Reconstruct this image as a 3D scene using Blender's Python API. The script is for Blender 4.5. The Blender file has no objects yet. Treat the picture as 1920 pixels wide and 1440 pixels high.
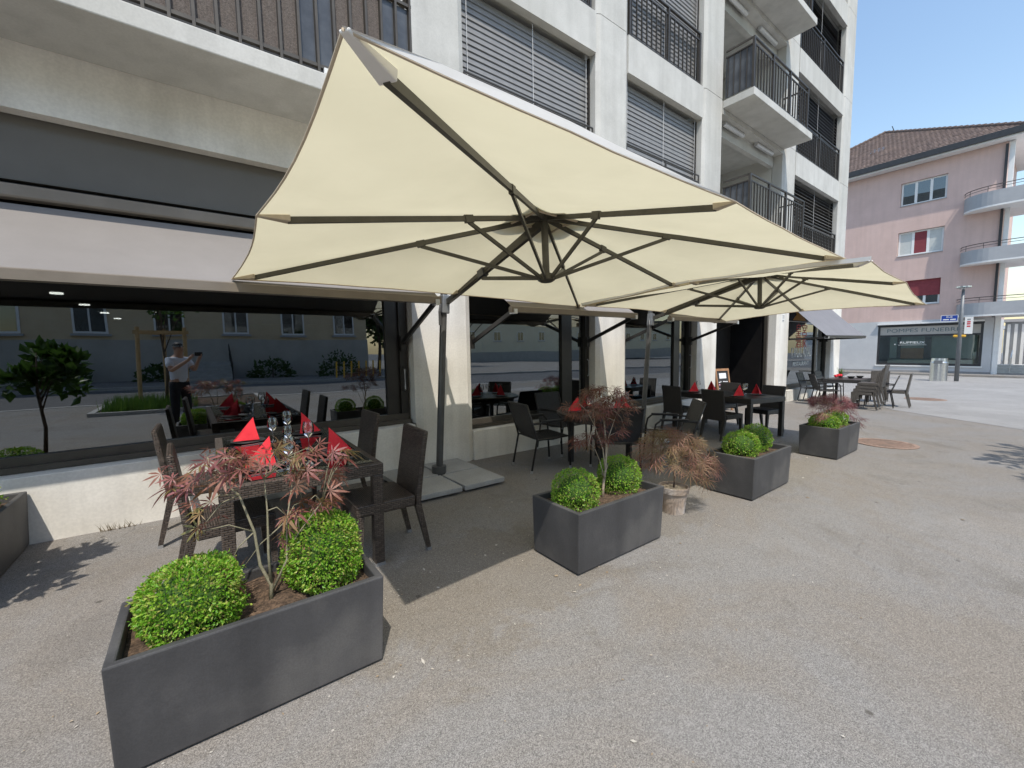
import bpy, math, random
from mathutils import Vector, Matrix, Quaternion, noise
R = math.radians
scn = bpy.context.scene
COL = scn.collection

# ------------------------------------------------------------------ camera
CAMZ = 1.5587
yaw, pitch, roll = R(37.0287), R(-5.0274), R(-1.0008)
fw = Vector((math.sin(yaw)*math.cos(pitch), math.cos(yaw)*math.cos(pitch), math.sin(pitch)))
rt0 = Vector((math.cos(yaw), -math.sin(yaw), 0)); up0 = rt0.cross(fw)
rt = rt0*math.cos(roll) + up0*math.sin(roll); up = -rt0*math.sin(roll) + up0*math.cos(roll)
cam = bpy.data.cameras.new('camera'); camo = bpy.data.objects.new('camera', cam); COL.objects.link(camo)
m = Matrix((rt, up, -fw)).transposed().to_4x4(); m.translation = (0, 0, CAMZ); camo.matrix_world = m
cam.sensor_width = 36; cam.lens = 775.87/1920*36; cam.clip_start = .02; cam.clip_end = 3000
scn.camera = camo

# ------------------------------------------------------------------ sky, sun, exposure
SUN_EL, SUN_AZ = 59.5, 25.0       # azimuth of the shadow direction, from +Y towards +X
w = bpy.data.worlds.new('World'); scn.world = w; w.use_nodes = True
nt = w.node_tree; bg = nt.nodes['Background']
sky = nt.nodes.new('ShaderNodeTexSky'); sky.sky_type = 'NISHITA'; sky.sun_disc = False
sky.sun_elevation = R(SUN_EL); sky.sun_rotation = R(SUN_AZ+180); sky.air_density = 1.5; sky.dust_density = .9; sky.ozone_density = 2.0
nt.links.new(sky.outputs[0], bg.inputs[0]); bg.inputs[1].default_value = .15
sl = bpy.data.lights.new('sun', 'SUN'); sl.energy = 2.9; sl.angle = R(.53); sl.color = (1, .93, .82)
so = bpy.data.objects.new('sun', sl); COL.objects.link(so)
sd = Vector((math.sin(R(SUN_AZ))*math.cos(R(SUN_EL)), math.cos(R(SUN_AZ))*math.cos(R(SUN_EL)), -math.sin(R(SUN_EL))))
so.rotation_euler = sd.to_track_quat('-Z', 'Y').to_euler()
scn.view_settings.view_transform = 'Standard'; scn.view_settings.look = 'None'
scn.view_settings.exposure = .56; scn.view_settings.gamma = 1; scn.view_settings.use_curve_mapping = False
scn.cycles.max_bounces = 8; scn.cycles.transparent_max_bounces = 12; scn.cycles.sample_clamp_indirect = 6

SLOPE = .018
TILT = Matrix.Rotation(math.atan(SLOPE), 4, 'Y')     # the street falls gently along +X
UPRIGHT = set()                                      # names of top-level objects that stay plumb

# ------------------------------------------------------------------ materials
MATS = {}
def N(nt, t, **kw):
    n = nt.nodes.new(t)
    for k, v in kw.items():
        if hasattr(n, k): setattr(n, k, v)
    return n
def mat(name, c1, c2=None, scale=8, rough=.7, bump=0, bscale=None, metal=0, spec=.5, detail=6, c3=None, s3=1.3, island=None, objrand=None, lo3=.48, coat=0, fine=None, rvar=0, trans=0, streak=0):
    if name in MATS: return MATS[name]
    m = bpy.data.materials.new(name); m.use_nodes = True; nt = m.node_tree; p = nt.nodes['Principled BSDF']; L = nt.links.new
    p.inputs['Roughness'].default_value = rough; p.inputs['Metallic'].default_value = metal
    p.inputs['Specular IOR Level'].default_value = spec
    if coat: p.inputs['Coat Weight'].default_value = coat
    tc = N(nt, 'ShaderNodeTexCoord'); vec = tc.outputs['Object']
    col = None
    def ramp(fac, a, b, lo=.35, hi=.65):
        r = N(nt, 'ShaderNodeValToRGB'); r.color_ramp.elements[0].position = lo; r.color_ramp.elements[1].position = hi
        r.color_ramp.elements[0].color = (*a, 1); r.color_ramp.elements[1].color = (*b, 1); L(fac, r.inputs[0]); return r.outputs[0]
    if c2 is None: c2 = tuple(min(1, x*1.12) for x in c1)
    nz = N(nt, 'ShaderNodeTexNoise'); nz.inputs['Scale'].default_value = scale; nz.inputs['Detail'].default_value = detail; nz.inputs['Roughness'].default_value = .62
    L(vec, nz.inputs['Vector'])
    if island: # leaf colours by island
        g = N(nt, 'ShaderNodeNewGeometry'); fac = g.outputs['Random Per Island']
    elif objrand:
        o = N(nt, 'ShaderNodeObjectInfo'); fac = o.outputs['Random']
    else: fac = None
    cols = island or objrand
    if fac is not None:
        r = N(nt, 'ShaderNodeValToRGB'); e = r.color_ramp.elements
        e[0].position = 0; e[0].color = (*cols[0], 1); e[1].position = 1; e[1].color = (*cols[-1], 1)
        for i, c in enumerate(cols[1:-1]): x = e.new((i+1)/(len(cols)-1)); x.color = (*c, 1)
        L(fac, r.inputs[0]); col = r.outputs[0]
    else: col = ramp(nz.outputs[0], c1, c2)
    if c3 is not None:
        n3 = N(nt, 'ShaderNodeTexNoise'); n3.inputs['Scale'].default_value = s3; n3.inputs['Detail'].default_value = 5; L(vec, n3.inputs['Vector'])
        mx = N(nt, 'ShaderNodeMix', data_type='RGBA'); f = ramp(n3.outputs[0], (0, 0, 0), (1, 1, 1), lo3, lo3+.2)
        L(f, mx.inputs[0]); L(col, mx.inputs[6]); mx.inputs[7].default_value = (*c3, 1); col = mx.outputs[2]
    if fine: # fine speckle: (scale, amount)
        v = N(nt, 'ShaderNodeTexNoise'); v.inputs['Scale'].default_value = fine[0]; v.inputs['Detail'].default_value = 3; L(vec, v.inputs['Vector'])
        f = ramp(v.outputs[0], (1-fine[1],)*3, (1+fine[1],)*3, .38, .64)
        mx = N(nt, 'ShaderNodeMix', data_type='RGBA', blend_type='MULTIPLY'); mx.inputs[0].default_value = 1; L(col, mx.inputs[6]); L(f, mx.inputs[7]); col = mx.outputs[2]
    if streak:
        mp = N(nt, 'ShaderNodeMapping'); mp.inputs['Scale'].default_value = (5, 5, .35); L(vec, mp.inputs[0]); ns_ = N(nt, 'ShaderNodeTexNoise'); ns_.inputs['Scale'].default_value = 1; ns_.inputs['Detail'].default_value = 7; L(mp.outputs[0], ns_.inputs[0])
        f = ramp(ns_.outputs[0], (1-streak,)*3, (1.03,)*3, .36, .56); mx = N(nt, 'ShaderNodeMix', data_type='RGBA', blend_type='MULTIPLY'); mx.inputs[0].default_value = 1; L(col, mx.inputs[6]); L(f, mx.inputs[7]); col = mx.outputs[2]
    L(col, p.inputs['Base Color'])
    if rvar: 
        mr = N(nt, 'ShaderNodeMapRange'); mr.inputs[3].default_value = rough-rvar; mr.inputs[4].default_value = rough+rvar; L(nz.outputs[0], mr.inputs[0]); L(mr.outputs[0], p.inputs['Roughness'])
    if bump:
        b = N(nt, 'ShaderNodeBump'); b.inputs['Strength'].default_value = bump; b.inputs['Distance'].default_value = .01
        n2 = N(nt, 'ShaderNodeTexNoise'); n2.inputs['Scale'].default_value = bscale or scale*4; n2.inputs['Detail'].default_value = 6; L(vec, n2.inputs['Vector'])
        L(n2.outputs[0], b.inputs['Height']); L(b.outputs[0], p.inputs['Normal'])
    if trans:
        t = N(nt, 'ShaderNodeBsdfTranslucent'); L(col, t.inputs[0]); mx = N(nt, 'ShaderNodeMixShader'); mx.inputs[0].default_value = trans
        L(p.outputs[0], mx.inputs[1]); L(t.outputs[0], mx.inputs[2]); L(mx.outputs[0], nt.nodes['Material Output'].inputs[0])
    MATS[name] = m; return m
def wicker(name, c, cl, sx=28, sy=72):
    m = bpy.data.materials.new(name); m.use_nodes = True; nt = m.node_tree; p = nt.nodes['Principled BSDF']; L = nt.links.new
    p.inputs['Roughness'].default_value = .36; p.inputs['Specular IOR Level'].default_value = .6
    tc = N(nt, 'ShaderNodeTexCoord'); g = N(nt, 'ShaderNodeNewGeometry')
    sp = N(nt, 'ShaderNodeSeparateXYZ'); L(tc.outputs['Object'], sp.inputs[0])
    ns = N(nt, 'ShaderNodeSeparateXYZ'); L(g.outputs['True Normal'], ns.inputs[0])
    ab = N(nt, 'ShaderNodeMath', operation='ABSOLUTE'); L(ns.outputs[2], ab.inputs[0])
    gt = N(nt, 'ShaderNodeMath', operation='GREATER_THAN'); L(ab.outputs[0], gt.inputs[0]); gt.inputs[1].default_value = .75
    ad = N(nt, 'ShaderNodeMath', operation='ADD'); L(sp.outputs[0], ad.inputs[0]); L(sp.outputs[1], ad.inputs[1])
    c1 = N(nt, 'ShaderNodeCombineXYZ'); L(ad.outputs[0], c1.inputs[0]); L(sp.outputs[2], c1.inputs[1])
    c2 = N(nt, 'ShaderNodeCombineXYZ'); L(sp.outputs[0], c2.inputs[0]); L(sp.outputs[1], c2.inputs[1])
    mv = N(nt, 'ShaderNodeMix', data_type='VECTOR'); L(gt.outputs[0], mv.inputs[0]); L(c1.outputs[0], mv.inputs[4]); L(c2.outputs[0], mv.inputs[5])
    br = N(nt, 'ShaderNodeTexBrick'); L(mv.outputs[1], br.inputs['Vector']); br.inputs['Scale'].default_value = 1
    br.inputs['Brick Width'].default_value = 1/sx; br.inputs['Row Height'].default_value = 1/sy; br.inputs['Mortar Size'].default_value = .22/sy; br.inputs['Mortar Smooth'].default_value = 1
    br.inputs['Color1'].default_value = (*c, 1); br.inputs['Color2'].default_value = (*cl, 1); br.inputs['Mortar'].default_value = (c[0]*.12, c[1]*.12, c[2]*.12, 1)
    L(br.outputs[0], p.inputs['Base Color'])
    b = N(nt, 'ShaderNodeBump', invert=True); b.inputs['Strength'].default_value = .8; b.inputs['Distance'].default_value = .006; L(br.outputs['Fac'], b.inputs['Height']); L(b.outputs[0], p.inputs['Normal'])
    MATS[name] = m; return m
def glassy(name, refl, tint, tintrefl=(.9, .96, 1), warp=.06):
    m = bpy.data.materials.new(name); m.use_nodes = True; nt = m.node_tree; L = nt.links.new
    nt.nodes.remove(nt.nodes['Principled BSDF'])
    gl = N(nt, 'ShaderNodeBsdfGlossy'); gl.inputs['Roughness'].default_value = 0; gl.inputs[0].default_value = (*tintrefl, 1)
    tr = N(nt, 'ShaderNodeBsdfTransparent'); tr.inputs[0].default_value = (*tint, 1)
    tc = N(nt, 'ShaderNodeTexCoord'); nz = N(nt, 'ShaderNodeTexNoise'); nz.inputs['Scale'].default_value = 1.1; nz.inputs['Detail'].default_value = 1; L(tc.outputs['Object'], nz.inputs[0])
    bp = N(nt, 'ShaderNodeBump'); bp.inputs['Strength'].default_value = warp; bp.inputs['Distance'].default_value = .02; L(nz.outputs[0], bp.inputs['Height']); L(bp.outputs[0], gl.inputs['Normal'])
    fr = N(nt, 'ShaderNodeFresnel'); fr.inputs[0].default_value = 1.45
    mr = N(nt, 'ShaderNodeMapRange'); mr.inputs[3].default_value = refl; mr.inputs[4].default_value = 1; L(fr.outputs[0], mr.inputs[0])
    mx = N(nt, 'ShaderNodeMixShader'); L(mr.outputs[0], mx.inputs[0]); L(tr.outputs[0], mx.inputs[1]); L(gl.outputs[0], mx.inputs[2])
    L(mx.outputs[0], nt.nodes['Material Output'].inputs[0]); MATS[name] = m; return m
def emit(name, c, s):
    m = bpy.data.materials.new(name); m.use_nodes = True; p = m.node_tree.nodes['Principled BSDF']
    p.inputs['Base Color'].default_value = (*c, 1); p.inputs['Emission Color'].default_value = (*c, 1); p.inputs['Emission Strength'].default_value = s; MATS[name] = m; return m
def cloth(name, dif, tr, fac):
    m = bpy.data.materials.new(name); m.use_nodes = True; nt = m.node_tree; L = nt.links.new
    nt.nodes.remove(nt.nodes['Principled BSDF'])
    tc = N(nt, 'ShaderNodeTexCoord'); nz = N(nt, 'ShaderNodeTexNoise'); nz.inputs['Scale'].default_value = 2.5; nz.inputs['Detail'].default_value = 5; L(tc.outputs['Object'], nz.inputs[0])
    def rp(c):
        r = N(nt, 'ShaderNodeValToRGB'); r.color_ramp.elements[0].position = .3; r.color_ramp.elements[1].position = .7
        r.color_ramp.elements[0].color = (c[0]*.93, c[1]*.93, c[2]*.92, 1); r.color_ramp.elements[1].color = (*c, 1); L(nz.outputs[0], r.inputs[0]); return r.outputs[0]
    d = N(nt, 'ShaderNodeBsdfDiffuse'); L(rp(dif), d.inputs[0]); t = N(nt, 'ShaderNodeBsdfTranslucent'); L(rp(tr), t.inputs[0])
    b = N(nt, 'ShaderNodeBump'); b.inputs['Strength'].default_value = .25; b.inputs['Distance'].default_value = .02
    n2 = N(nt, 'ShaderNodeTexNoise'); n2.inputs['Scale'].default_value = 3.2; n2.inputs['Distortion'].default_value = 1.4; L(tc.outputs['Object'], n2.inputs[0]); L(n2.outputs[0], b.inputs['Height'])
    L(b.outputs[0], d.inputs['Normal']); L(b.outputs[0], t.inputs['Normal'])
    mx = N(nt, 'ShaderNodeMixShader'); mx.inputs[0].default_value = fac; L(d.outputs[0], mx.inputs[1]); L(t.outputs[0], mx.inputs[2])
    L(mx.outputs[0], nt.nodes['Material Output'].inputs[0]); MATS[name] = m; return m

def asphalt(name, base, warm, dark, stains=()):
    """old asphalt: aggregate speckle, wear patches, brown damp stains with their own outline"""
    m = bpy.data.materials.new(name); m.use_nodes = True; nt = m.node_tree; p = nt.nodes['Principled BSDF']; L = nt.links.new
    p.inputs['Roughness'].default_value = .88; p.inputs['Specular IOR Level'].default_value = .3
    tc = N(nt, 'ShaderNodeTexCoord'); vec = tc.outputs['Object']
    def noi(s, d=5, r=.6, dist=0):
        n = N(nt, 'ShaderNodeTexNoise'); n.inputs['Scale'].default_value = s; n.inputs['Detail'].default_value = d; n.inputs['Roughness'].default_value = r; n.inputs['Distortion'].default_value = dist; L(vec, n.inputs['Vector']); return n.outputs[0]
    def rmp(f, lo, hi, a=0., b=1.):
        r = N(nt, 'ShaderNodeMapRange'); r.inputs[1].default_value = lo; r.inputs[2].default_value = hi; r.inputs[3].default_value = a; r.inputs[4].default_value = b; L(f, r.inputs[0]); return r.outputs[0]
    def mix(f, a, b, mode='MIX'):
        x = N(nt, 'ShaderNodeMix', data_type='RGBA', blend_type=mode)
        (L(f, x.inputs[0]) if not isinstance(f, float) else setattr(x.inputs[0], 'default_value', f))
        for i, v in ((6, a), (7, b)):
            if isinstance(v, tuple): x.inputs[i].default_value = (*v, 1)
            else: L(v, x.inputs[i])
        return x.outputs[2]
    c = mix(rmp(noi(.55, 8, .7, .8), .42, .6), base, warm)
    c = mix(rmp(noi(1.3, 9, .72, .5), .54, .7, 0, .6), c, dark)
    c = mix(rmp(noi(7, 8, .75), .58, .74, 0, .35), c, dark)
    c = mix(rmp(noi(.33, 8, .7, 1.2), .52, .7, 0, .25), c, tuple(x*1.5 for x in base))
    vo = N(nt, 'ShaderNodeTexVoronoi'); vo.inputs['Scale'].default_value = 330; L(vec, vo.inputs['Vector'])
    cr = N(nt, 'ShaderNodeSeparateColor'); L(vo.outputs['Color'], cr.inputs[0])
    sp = rmp(cr.outputs[0], 0, 1, .52, 1.5)
    sp2 = rmp(noi(60, 6, .8), .3, .7, .84, 1.16)
    ml = N(nt, 'ShaderNodeMath', operation='MULTIPLY'); L(sp, ml.inputs[0]); L(sp2, ml.inputs[1])
    edge = noi(2.4, 9, .7, .6)
    for (sx_,sy_,rx_,ry_,colr,amt) in stains:      # damp and dirt stains with ragged outlines
        mp = N(nt, 'ShaderNodeVectorMath', operation='SUBTRACT'); L(vec, mp.inputs[0]); mp.inputs[1].default_value = (sx_,sy_,0)
        dv = N(nt, 'ShaderNodeVectorMath', operation='DIVIDE'); L(mp.outputs[0], dv.inputs[0]); dv.inputs[1].default_value = (rx_,ry_,1)
        ln = N(nt, 'ShaderNodeVectorMath', operation='LENGTH'); L(dv.outputs[0], ln.inputs[0])
        sb = N(nt, 'ShaderNodeMath', operation='MULTIPLY_ADD'); L(edge, sb.inputs[0]); sb.inputs[1].default_value = 2.4; L(ln.outputs['Value'], sb.inputs[2])
        c = mix(rmp(sb.outputs[0], 2.22, 1.98, 0, amt), c, colr)
    # hairline cracks
    vk = N(nt, 'ShaderNodeTexVoronoi', feature='DISTANCE_TO_EDGE'); vk.inputs['Scale'].default_value = .42
    wv = N(nt, 'ShaderNodeVectorMath', operation='MULTIPLY_ADD'); nv_ = N(nt, 'ShaderNodeTexNoise'); nv_.inputs['Scale'].default_value = 1.7; nv_.inputs['Detail'].default_value = 7; L(vec, nv_.inputs['Vector'])
    L(nv_.outputs['Color'], wv.inputs[0]); wv.inputs[1].default_value = (.9,.9,0); L(vec, wv.inputs[2]); L(wv.outputs[0], vk.inputs['Vector'])
    ck_ = N(nt, 'ShaderNodeMath', operation='MULTIPLY'); L(rmp(vk.outputs['Distance'], .004, .001, 0, .4), ck_.inputs[0]); L(rmp(noi(.8, 4, .6), .5, .62), ck_.inputs[1])
    c = mix(ck_.outputs[0], c, tuple(x*.45 for x in dark))
    c = mix(1., c, ml.outputs[0], 'MULTIPLY')
    vs = N(nt, 'ShaderNodeTexVoronoi'); vs.inputs['Scale'].default_value = 2.6; L(vec, vs.inputs['Vector'])   # gum spots
    c = mix(rmp(vs.outputs['Distance'], .055, .035, 0, .75), c, tuple(x*.5 for x in dark))
    vb = N(nt, 'ShaderNodeTexVoronoi'); vb.inputs['Scale'].default_value = 55; L(vec, vb.inputs['Vector'])  # pale stones
    c = mix(rmp(vb.outputs['Distance'], .16, .1, 0, .5), c, (.5, .48, .45))
    L(c, p.inputs['Base Color'])
    b = N(nt, 'ShaderNodeBump'); b.inputs['Strength'].default_value = .55; b.inputs['Distance'].default_value = .004; L(ml.outputs[0], b.inputs['Height']); L(b.outputs[0], p.inputs['Normal'])
    MATS[name] = m; return m

asphalt('asphalt', (.228, .219, .21), (.222, .2, .176), (.15, .134, .113), ((1.45,2.35,1.15,.7,(.185,.158,.122),.5),(3.2,2.3,1.0,.45,(.19,.166,.132),.45),(-.45,3.2,.4,.3,(.17,.155,.14),.4),(5.9,2.0,1.2,.3,(.21,.19,.155),.4)))
asphalt('asphalt_new', (.3, .295, .29), (.27, .265, .26), (.19, .185, .18))
asphalt('road', (.13, .13, .135), (.115, .115, .118), (.08, .08, .08))
mat('concrete', (.48, .475, .45), (.57, .565, .54), 1.6, .82, .06, 30, c3=(.47, .465, .435), s3=.7, fine=(60, .035), streak=.07)
mat('concrete_warm', (.72, .695, .64), (.79, .765, .71), 1.5, .85, .08, 35, c3=(.62, .59, .53), s3=1.0, fine=(45, .04), streak=.08)
mat('slab_concrete', (.33, .33, .325), (.39, .39, .385), 3, .85, .3, 60, fine=(120, .1))
mat('litter', (0, 0, 0), island=((.4, .37, .32), (.5, .47, .42), (.22, .16, .1), (.35, .27, .18), (.55, .53, .5)), rough=.9)
mat('litter_dry', (.25, .2, .12), (.35, .28, .18), 20, .9)
mat('stone_kerb', (.35, .34, .32), (.42, .41, .4), 5, .8, .3, 50)
mat('plaster_inside', (.55, .54, .5), (.6, .59, .55), 1.2, .9)
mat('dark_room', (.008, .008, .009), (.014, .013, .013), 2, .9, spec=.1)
mat('frame_dark', (.018, .016, .014), (.028, .025, .022), 6, .4, spec=.5)
mat('frame_bronze', (.075, .065, .055), (.095, .085, .07), 6, .42, metal=.3)
mat('rail_metal', (.055, .05, .046), (.075, .068, .062), 8, .5, metal=.4)
mat('rattan_screen', (.15, .125, .11), (.075, .06, .053), 90, .8, .4, 200, fine=(300, .3))
mat('smoked_panel', (.05, .055, .065), (.1, .11, .125), 4, .3, spec=.5)
mat('blind_slat', (.235, .228, .22), (.275, .268, .26), 5, .45, metal=.25, spec=.5)
mat('blind_dark', (.03, .03, .032), (.045, .045, .047), 5, .45)
mat('steel', (.55, .56, .57), (.65, .66, .67), 12, .3, metal=1)
mat('silver_tube', (.6, .61, .63), (.68, .69, .7), 9, .35, metal=.6)
mat('cord', (.55, .55, .55), (.6, .6, .6))
mat('fascia_dark', (.118, .11, .096), (.135, .126, .112), 1.3, .6, .1, 80)
mat('awning_fabric', (.205, .19, .18), (.23, .214, .204), 1.5, .9, .2, 200, fine=(400, .06))
mat('awning_cool', (.175, .175, .195), (.2, .2, .22), 1.5, .9, .2, 200, fine=(400, .06))
mat('awning_bar', (.2, .17, .135), (.24, .205, .165), 4, .45, metal=.3)
mat('arm_black', (.015, .014, .014), (.022, .02, .02), 6, .45)
cloth('canopy_cloth', (.79, .735, .57), (.88, .815, .58), .41)
mat('hem_tape', (.55, .45, .33), (.62, .52, .39), 14, .9)
mat('pocket_cloth', (.52, .44, .32), (.6, .52, .4), 14, .9)
mat('canopy_top', (.86, .85, .82), (.9, .89, .87), 6, .9)
mat('umbrella_metal', (.075, .07, .056), (.1, .092, .075), 9, .45, metal=.35)
mat('pole_metal', (.085, .085, .087), (.11, .11, .11), 9, .42, metal=.35)
mat('crank_metal', (.2, .21, .22), (.26, .27, .28), 9, .4, metal=.4)
wicker('wicker_brown', (.045, .032, .025), (.1, .076, .061))
wicker('wicker_black', (.02, .019, .019), (.033, .03, .03), 50, 120)
wicker('wicker_grey', (.085, .075, .066), (.12, .108, .095), 50, 110)
wicker('textilene', (.022, .022, .026), (.03, .03, .034), 120, 240)
mat('table_dark', (.02, .018, .017), (.03, .027, .025), 8, .35)
glassy('table_glass', .13, (.55, .56, .57), (1, 1, 1), .02)
mat('foot_cap', (.5, .5, .5), (.6, .6, .6), 8, .3, metal=.7)
mat('foot_grey', (.2, .2, .2), (.26, .26, .26), 8, .6)
mat('planter_grey', (.05, .05, .053), (.07, .069, .072), 3.2, .6, .12, 60, c3=(.1, .097, .095), s3=2.6, rvar=.14, fine=(150, .08), streak=.16)
mat('soil', (.05, .032, .02), (.13, .085, .055), 30, .95, .9, 60, fine=(90, .4))
mat('terracotta', (.36, .28, .22), (.5, .43, .37), 6, .85, .2, 40, c3=(.55, .5, .46), s3=6)
mat('boxwood_leaf', (0, 0, 0), island=((.08, .21, .014), (.16, .37, .025), (.23, .46, .035), (.13, .32, .02), (.32, .52, .05), (.42, .5, .1), (.24, .19, .07)), rough=.4, spec=.5, trans=.34, c3=(.36, .36, .1), s3=9, lo3=.56)
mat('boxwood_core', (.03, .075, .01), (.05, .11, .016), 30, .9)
mat('maple_leaf', (0, 0, 0), objrand=((.2, .06, .06), (.27, .1, .08), (.22, .12, .06), (.34, .12, .125), (.28, .2, .07), (.23, .075, .075), (.2, .21, .06), (.36, .15, .16), (.25, .09, .08)), rough=.5, trans=.35)
mat('maple_leaf_dark', (0, 0, 0), objrand=((.12, .035, .03), (.17, .06, .045), (.13, .075, .035), (.2, .065, .055), (.1, .065, .03)), rough=.55, trans=.3)
mat('maple_lace_leaf', (0, 0, 0), island=((.2, .09, .07), (.27, .13, .1), (.21, .165, .075), (.32, .21, .13), (.17, .145, .06), (.34, .16, .135)), rough=.6, trans=.3)
mat('maple_purple_leaf', (0, 0, 0), island=((.2, .06, .07), (.26, .085, .095), (.16, .05, .055), (.3, .14, .125)), rough=.55, trans=.3)
mat('green_leaf', (0, 0, 0), island=((.04, .09, .015), (.06, .13, .02), (.09, .18, .03), (.05, .11, .02)), rough=.4, trans=.3)
mat('hedge_leaf', (0, 0, 0), island=((.035, .07, .012), (.05, .1, .018), (.08, .13, .03)), rough=.6, trans=.2)
mat('grass', (0, 0, 0), island=((.07, .16, .02), (.11, .22, .03), (.15, .24, .04)), rough=.6, trans=.3)
mat('bark_green', (.2, .19, .12), (.28, .25, .17), 30, .8, .3, 120)
mat('bark_pale', (.36, .3, .22), (.45, .38, .29), 25, .85, .3, 120)
mat('bark', (.1, .075, .06), (.17, .13, .1), 20, .9, .5, 80)
mat('napkin_red', (.6, .02, .035), (.68, .03, .045), 12, .9, .3, 120)
mat('slate', (.03, .03, .032), (.05, .05, .052), 10, .4)
glassy('wine_glass', .1, (.96, .97, .97), (1, 1, 1), 0)
mat('oak', (.3, .15, .07), (.42, .22, .11), 8, .6)
mat('timber', (.45, .3, .14), (.55, .38, .2), 8, .75)
mat('chalkboard', (.02, .02, .022), (.035, .034, .036), 9, .8)
mat('chalk_white', (.75, .75, .78), (.85, .85, .88), 20, .9)
mat('chalk_pink', (.7, .35, .5), (.75, .4, .55), 20, .9)
mat('rust_iron', (.25, .165, .125), (.33, .23, .18), 14, .85, .4, 60, c3=(.2, .15, .12), s3=5)
mat('iron_dark', (.08, .05, .035), (.1, .06, .045), 14, .9)
mat('pink_render', (.58, .425, .38), (.63, .465, .42), 1.2, .9, .2, 60, fine=(70, .04), streak=.025)
mat('grey_render', (.5, .505, .515), (.56, .565, .575), 1.2, .9, .3, 60, fine=(70, .05))
mat('plinth_grey', (.27, .265, .27), (.31, .305, .31), 2, .9)
mat('white_paint', (.74, .74, .73), (.8, .8, .79), 3, .6)
mat('balcony_grey', (.36, .37, .39), (.41, .42, .435), 1.5, .75)
mat('roof_tile', (0, 0, 0), island=((.13, .095, .085), (.16, .115, .1), (.11, .082, .074), (.18, .13, .11), (.145, .11, .1)), rough=.85)
mat('gutter', (.025, .026, .03), (.035, .036, .04), 5, .45)
mat('shutter_red', (.2, .035, .045), (.24, .045, .055), 6, .8)
mat('curtain', (.5, .52, .5), (.56, .58, .56), 5, .9)
glassy('house_glass', .14, (.25, .27, .28))
glassy('shop_glass', .2, (.75, .8, .78))
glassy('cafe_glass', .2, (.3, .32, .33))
glassy('w_clear', .07, (.8, .84, .82))
mat('shop_board', (.3, .37, .34), (.33, .4, .37), 3, .6)
mat('shop_pale', (.5, .58, .54), (.55, .62, .58), 3, .6)
mat('shop_wood', (.32, .15, .05), (.4, .2, .07), 5, .6)
mat('letter_white', (.85, .87, .86), (.88, .9, .89), 5, .5)
mat('letter_red', (.55, .04, .05), (.62, .05, .06), 5, .5)
mat('letter_gold', (.5, .24, .04), (.6, .32, .06), 5, .5)
mat('letter_grey', (.3, .3, .3), (.34, .34, .34), 5, .6)
mat('letter_teal', (.1, .14, .15), (.12, .16, .17), 5, .6)
mat('sign_blue', (.01, .05, .3), (.015, .06, .34), 5, .4)
mat('sign_yellow', (.75, .42, .04), (.8, .46, .05), 5, .4)
mat('sign_white', (.78, .78, .76), (.82, .82, .8), 5, .4)
mat('post_grey', (.16, .17, .18), (.2, .21, .22), 9, .5, metal=.3)
mat('line_white', (.6, .6, .58), (.68, .68, .66), 20, .8)
mat('beige_render', (.55, .43, .28), (.61, .49, .33), 1, .9)
mat('cream_render', (.72, .65, .48), (.77, .7, .53), 1, .9)
mat('base_grey', (.4, .375, .34), (.45, .425, .39), 1.4, .9)
mat('skin', (.46, .27, .19), (.5, .3, .21), 12, .55)
mat('hair', (.012, .01, .009), (.02, .016, .014), 40, .6)
mat('shirt', (.66, .7, .8), (.72, .76, .86), 14, .9, .3, 25)
mat('trousers', (.012, .012, .016), (.02, .02, .024), 12, .9)
mat('phone_black', (.012, .012, .014), (.018, .018, .02), 5, .3)
emit('lamp_glow', (1, .93, .8), 9)

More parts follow.
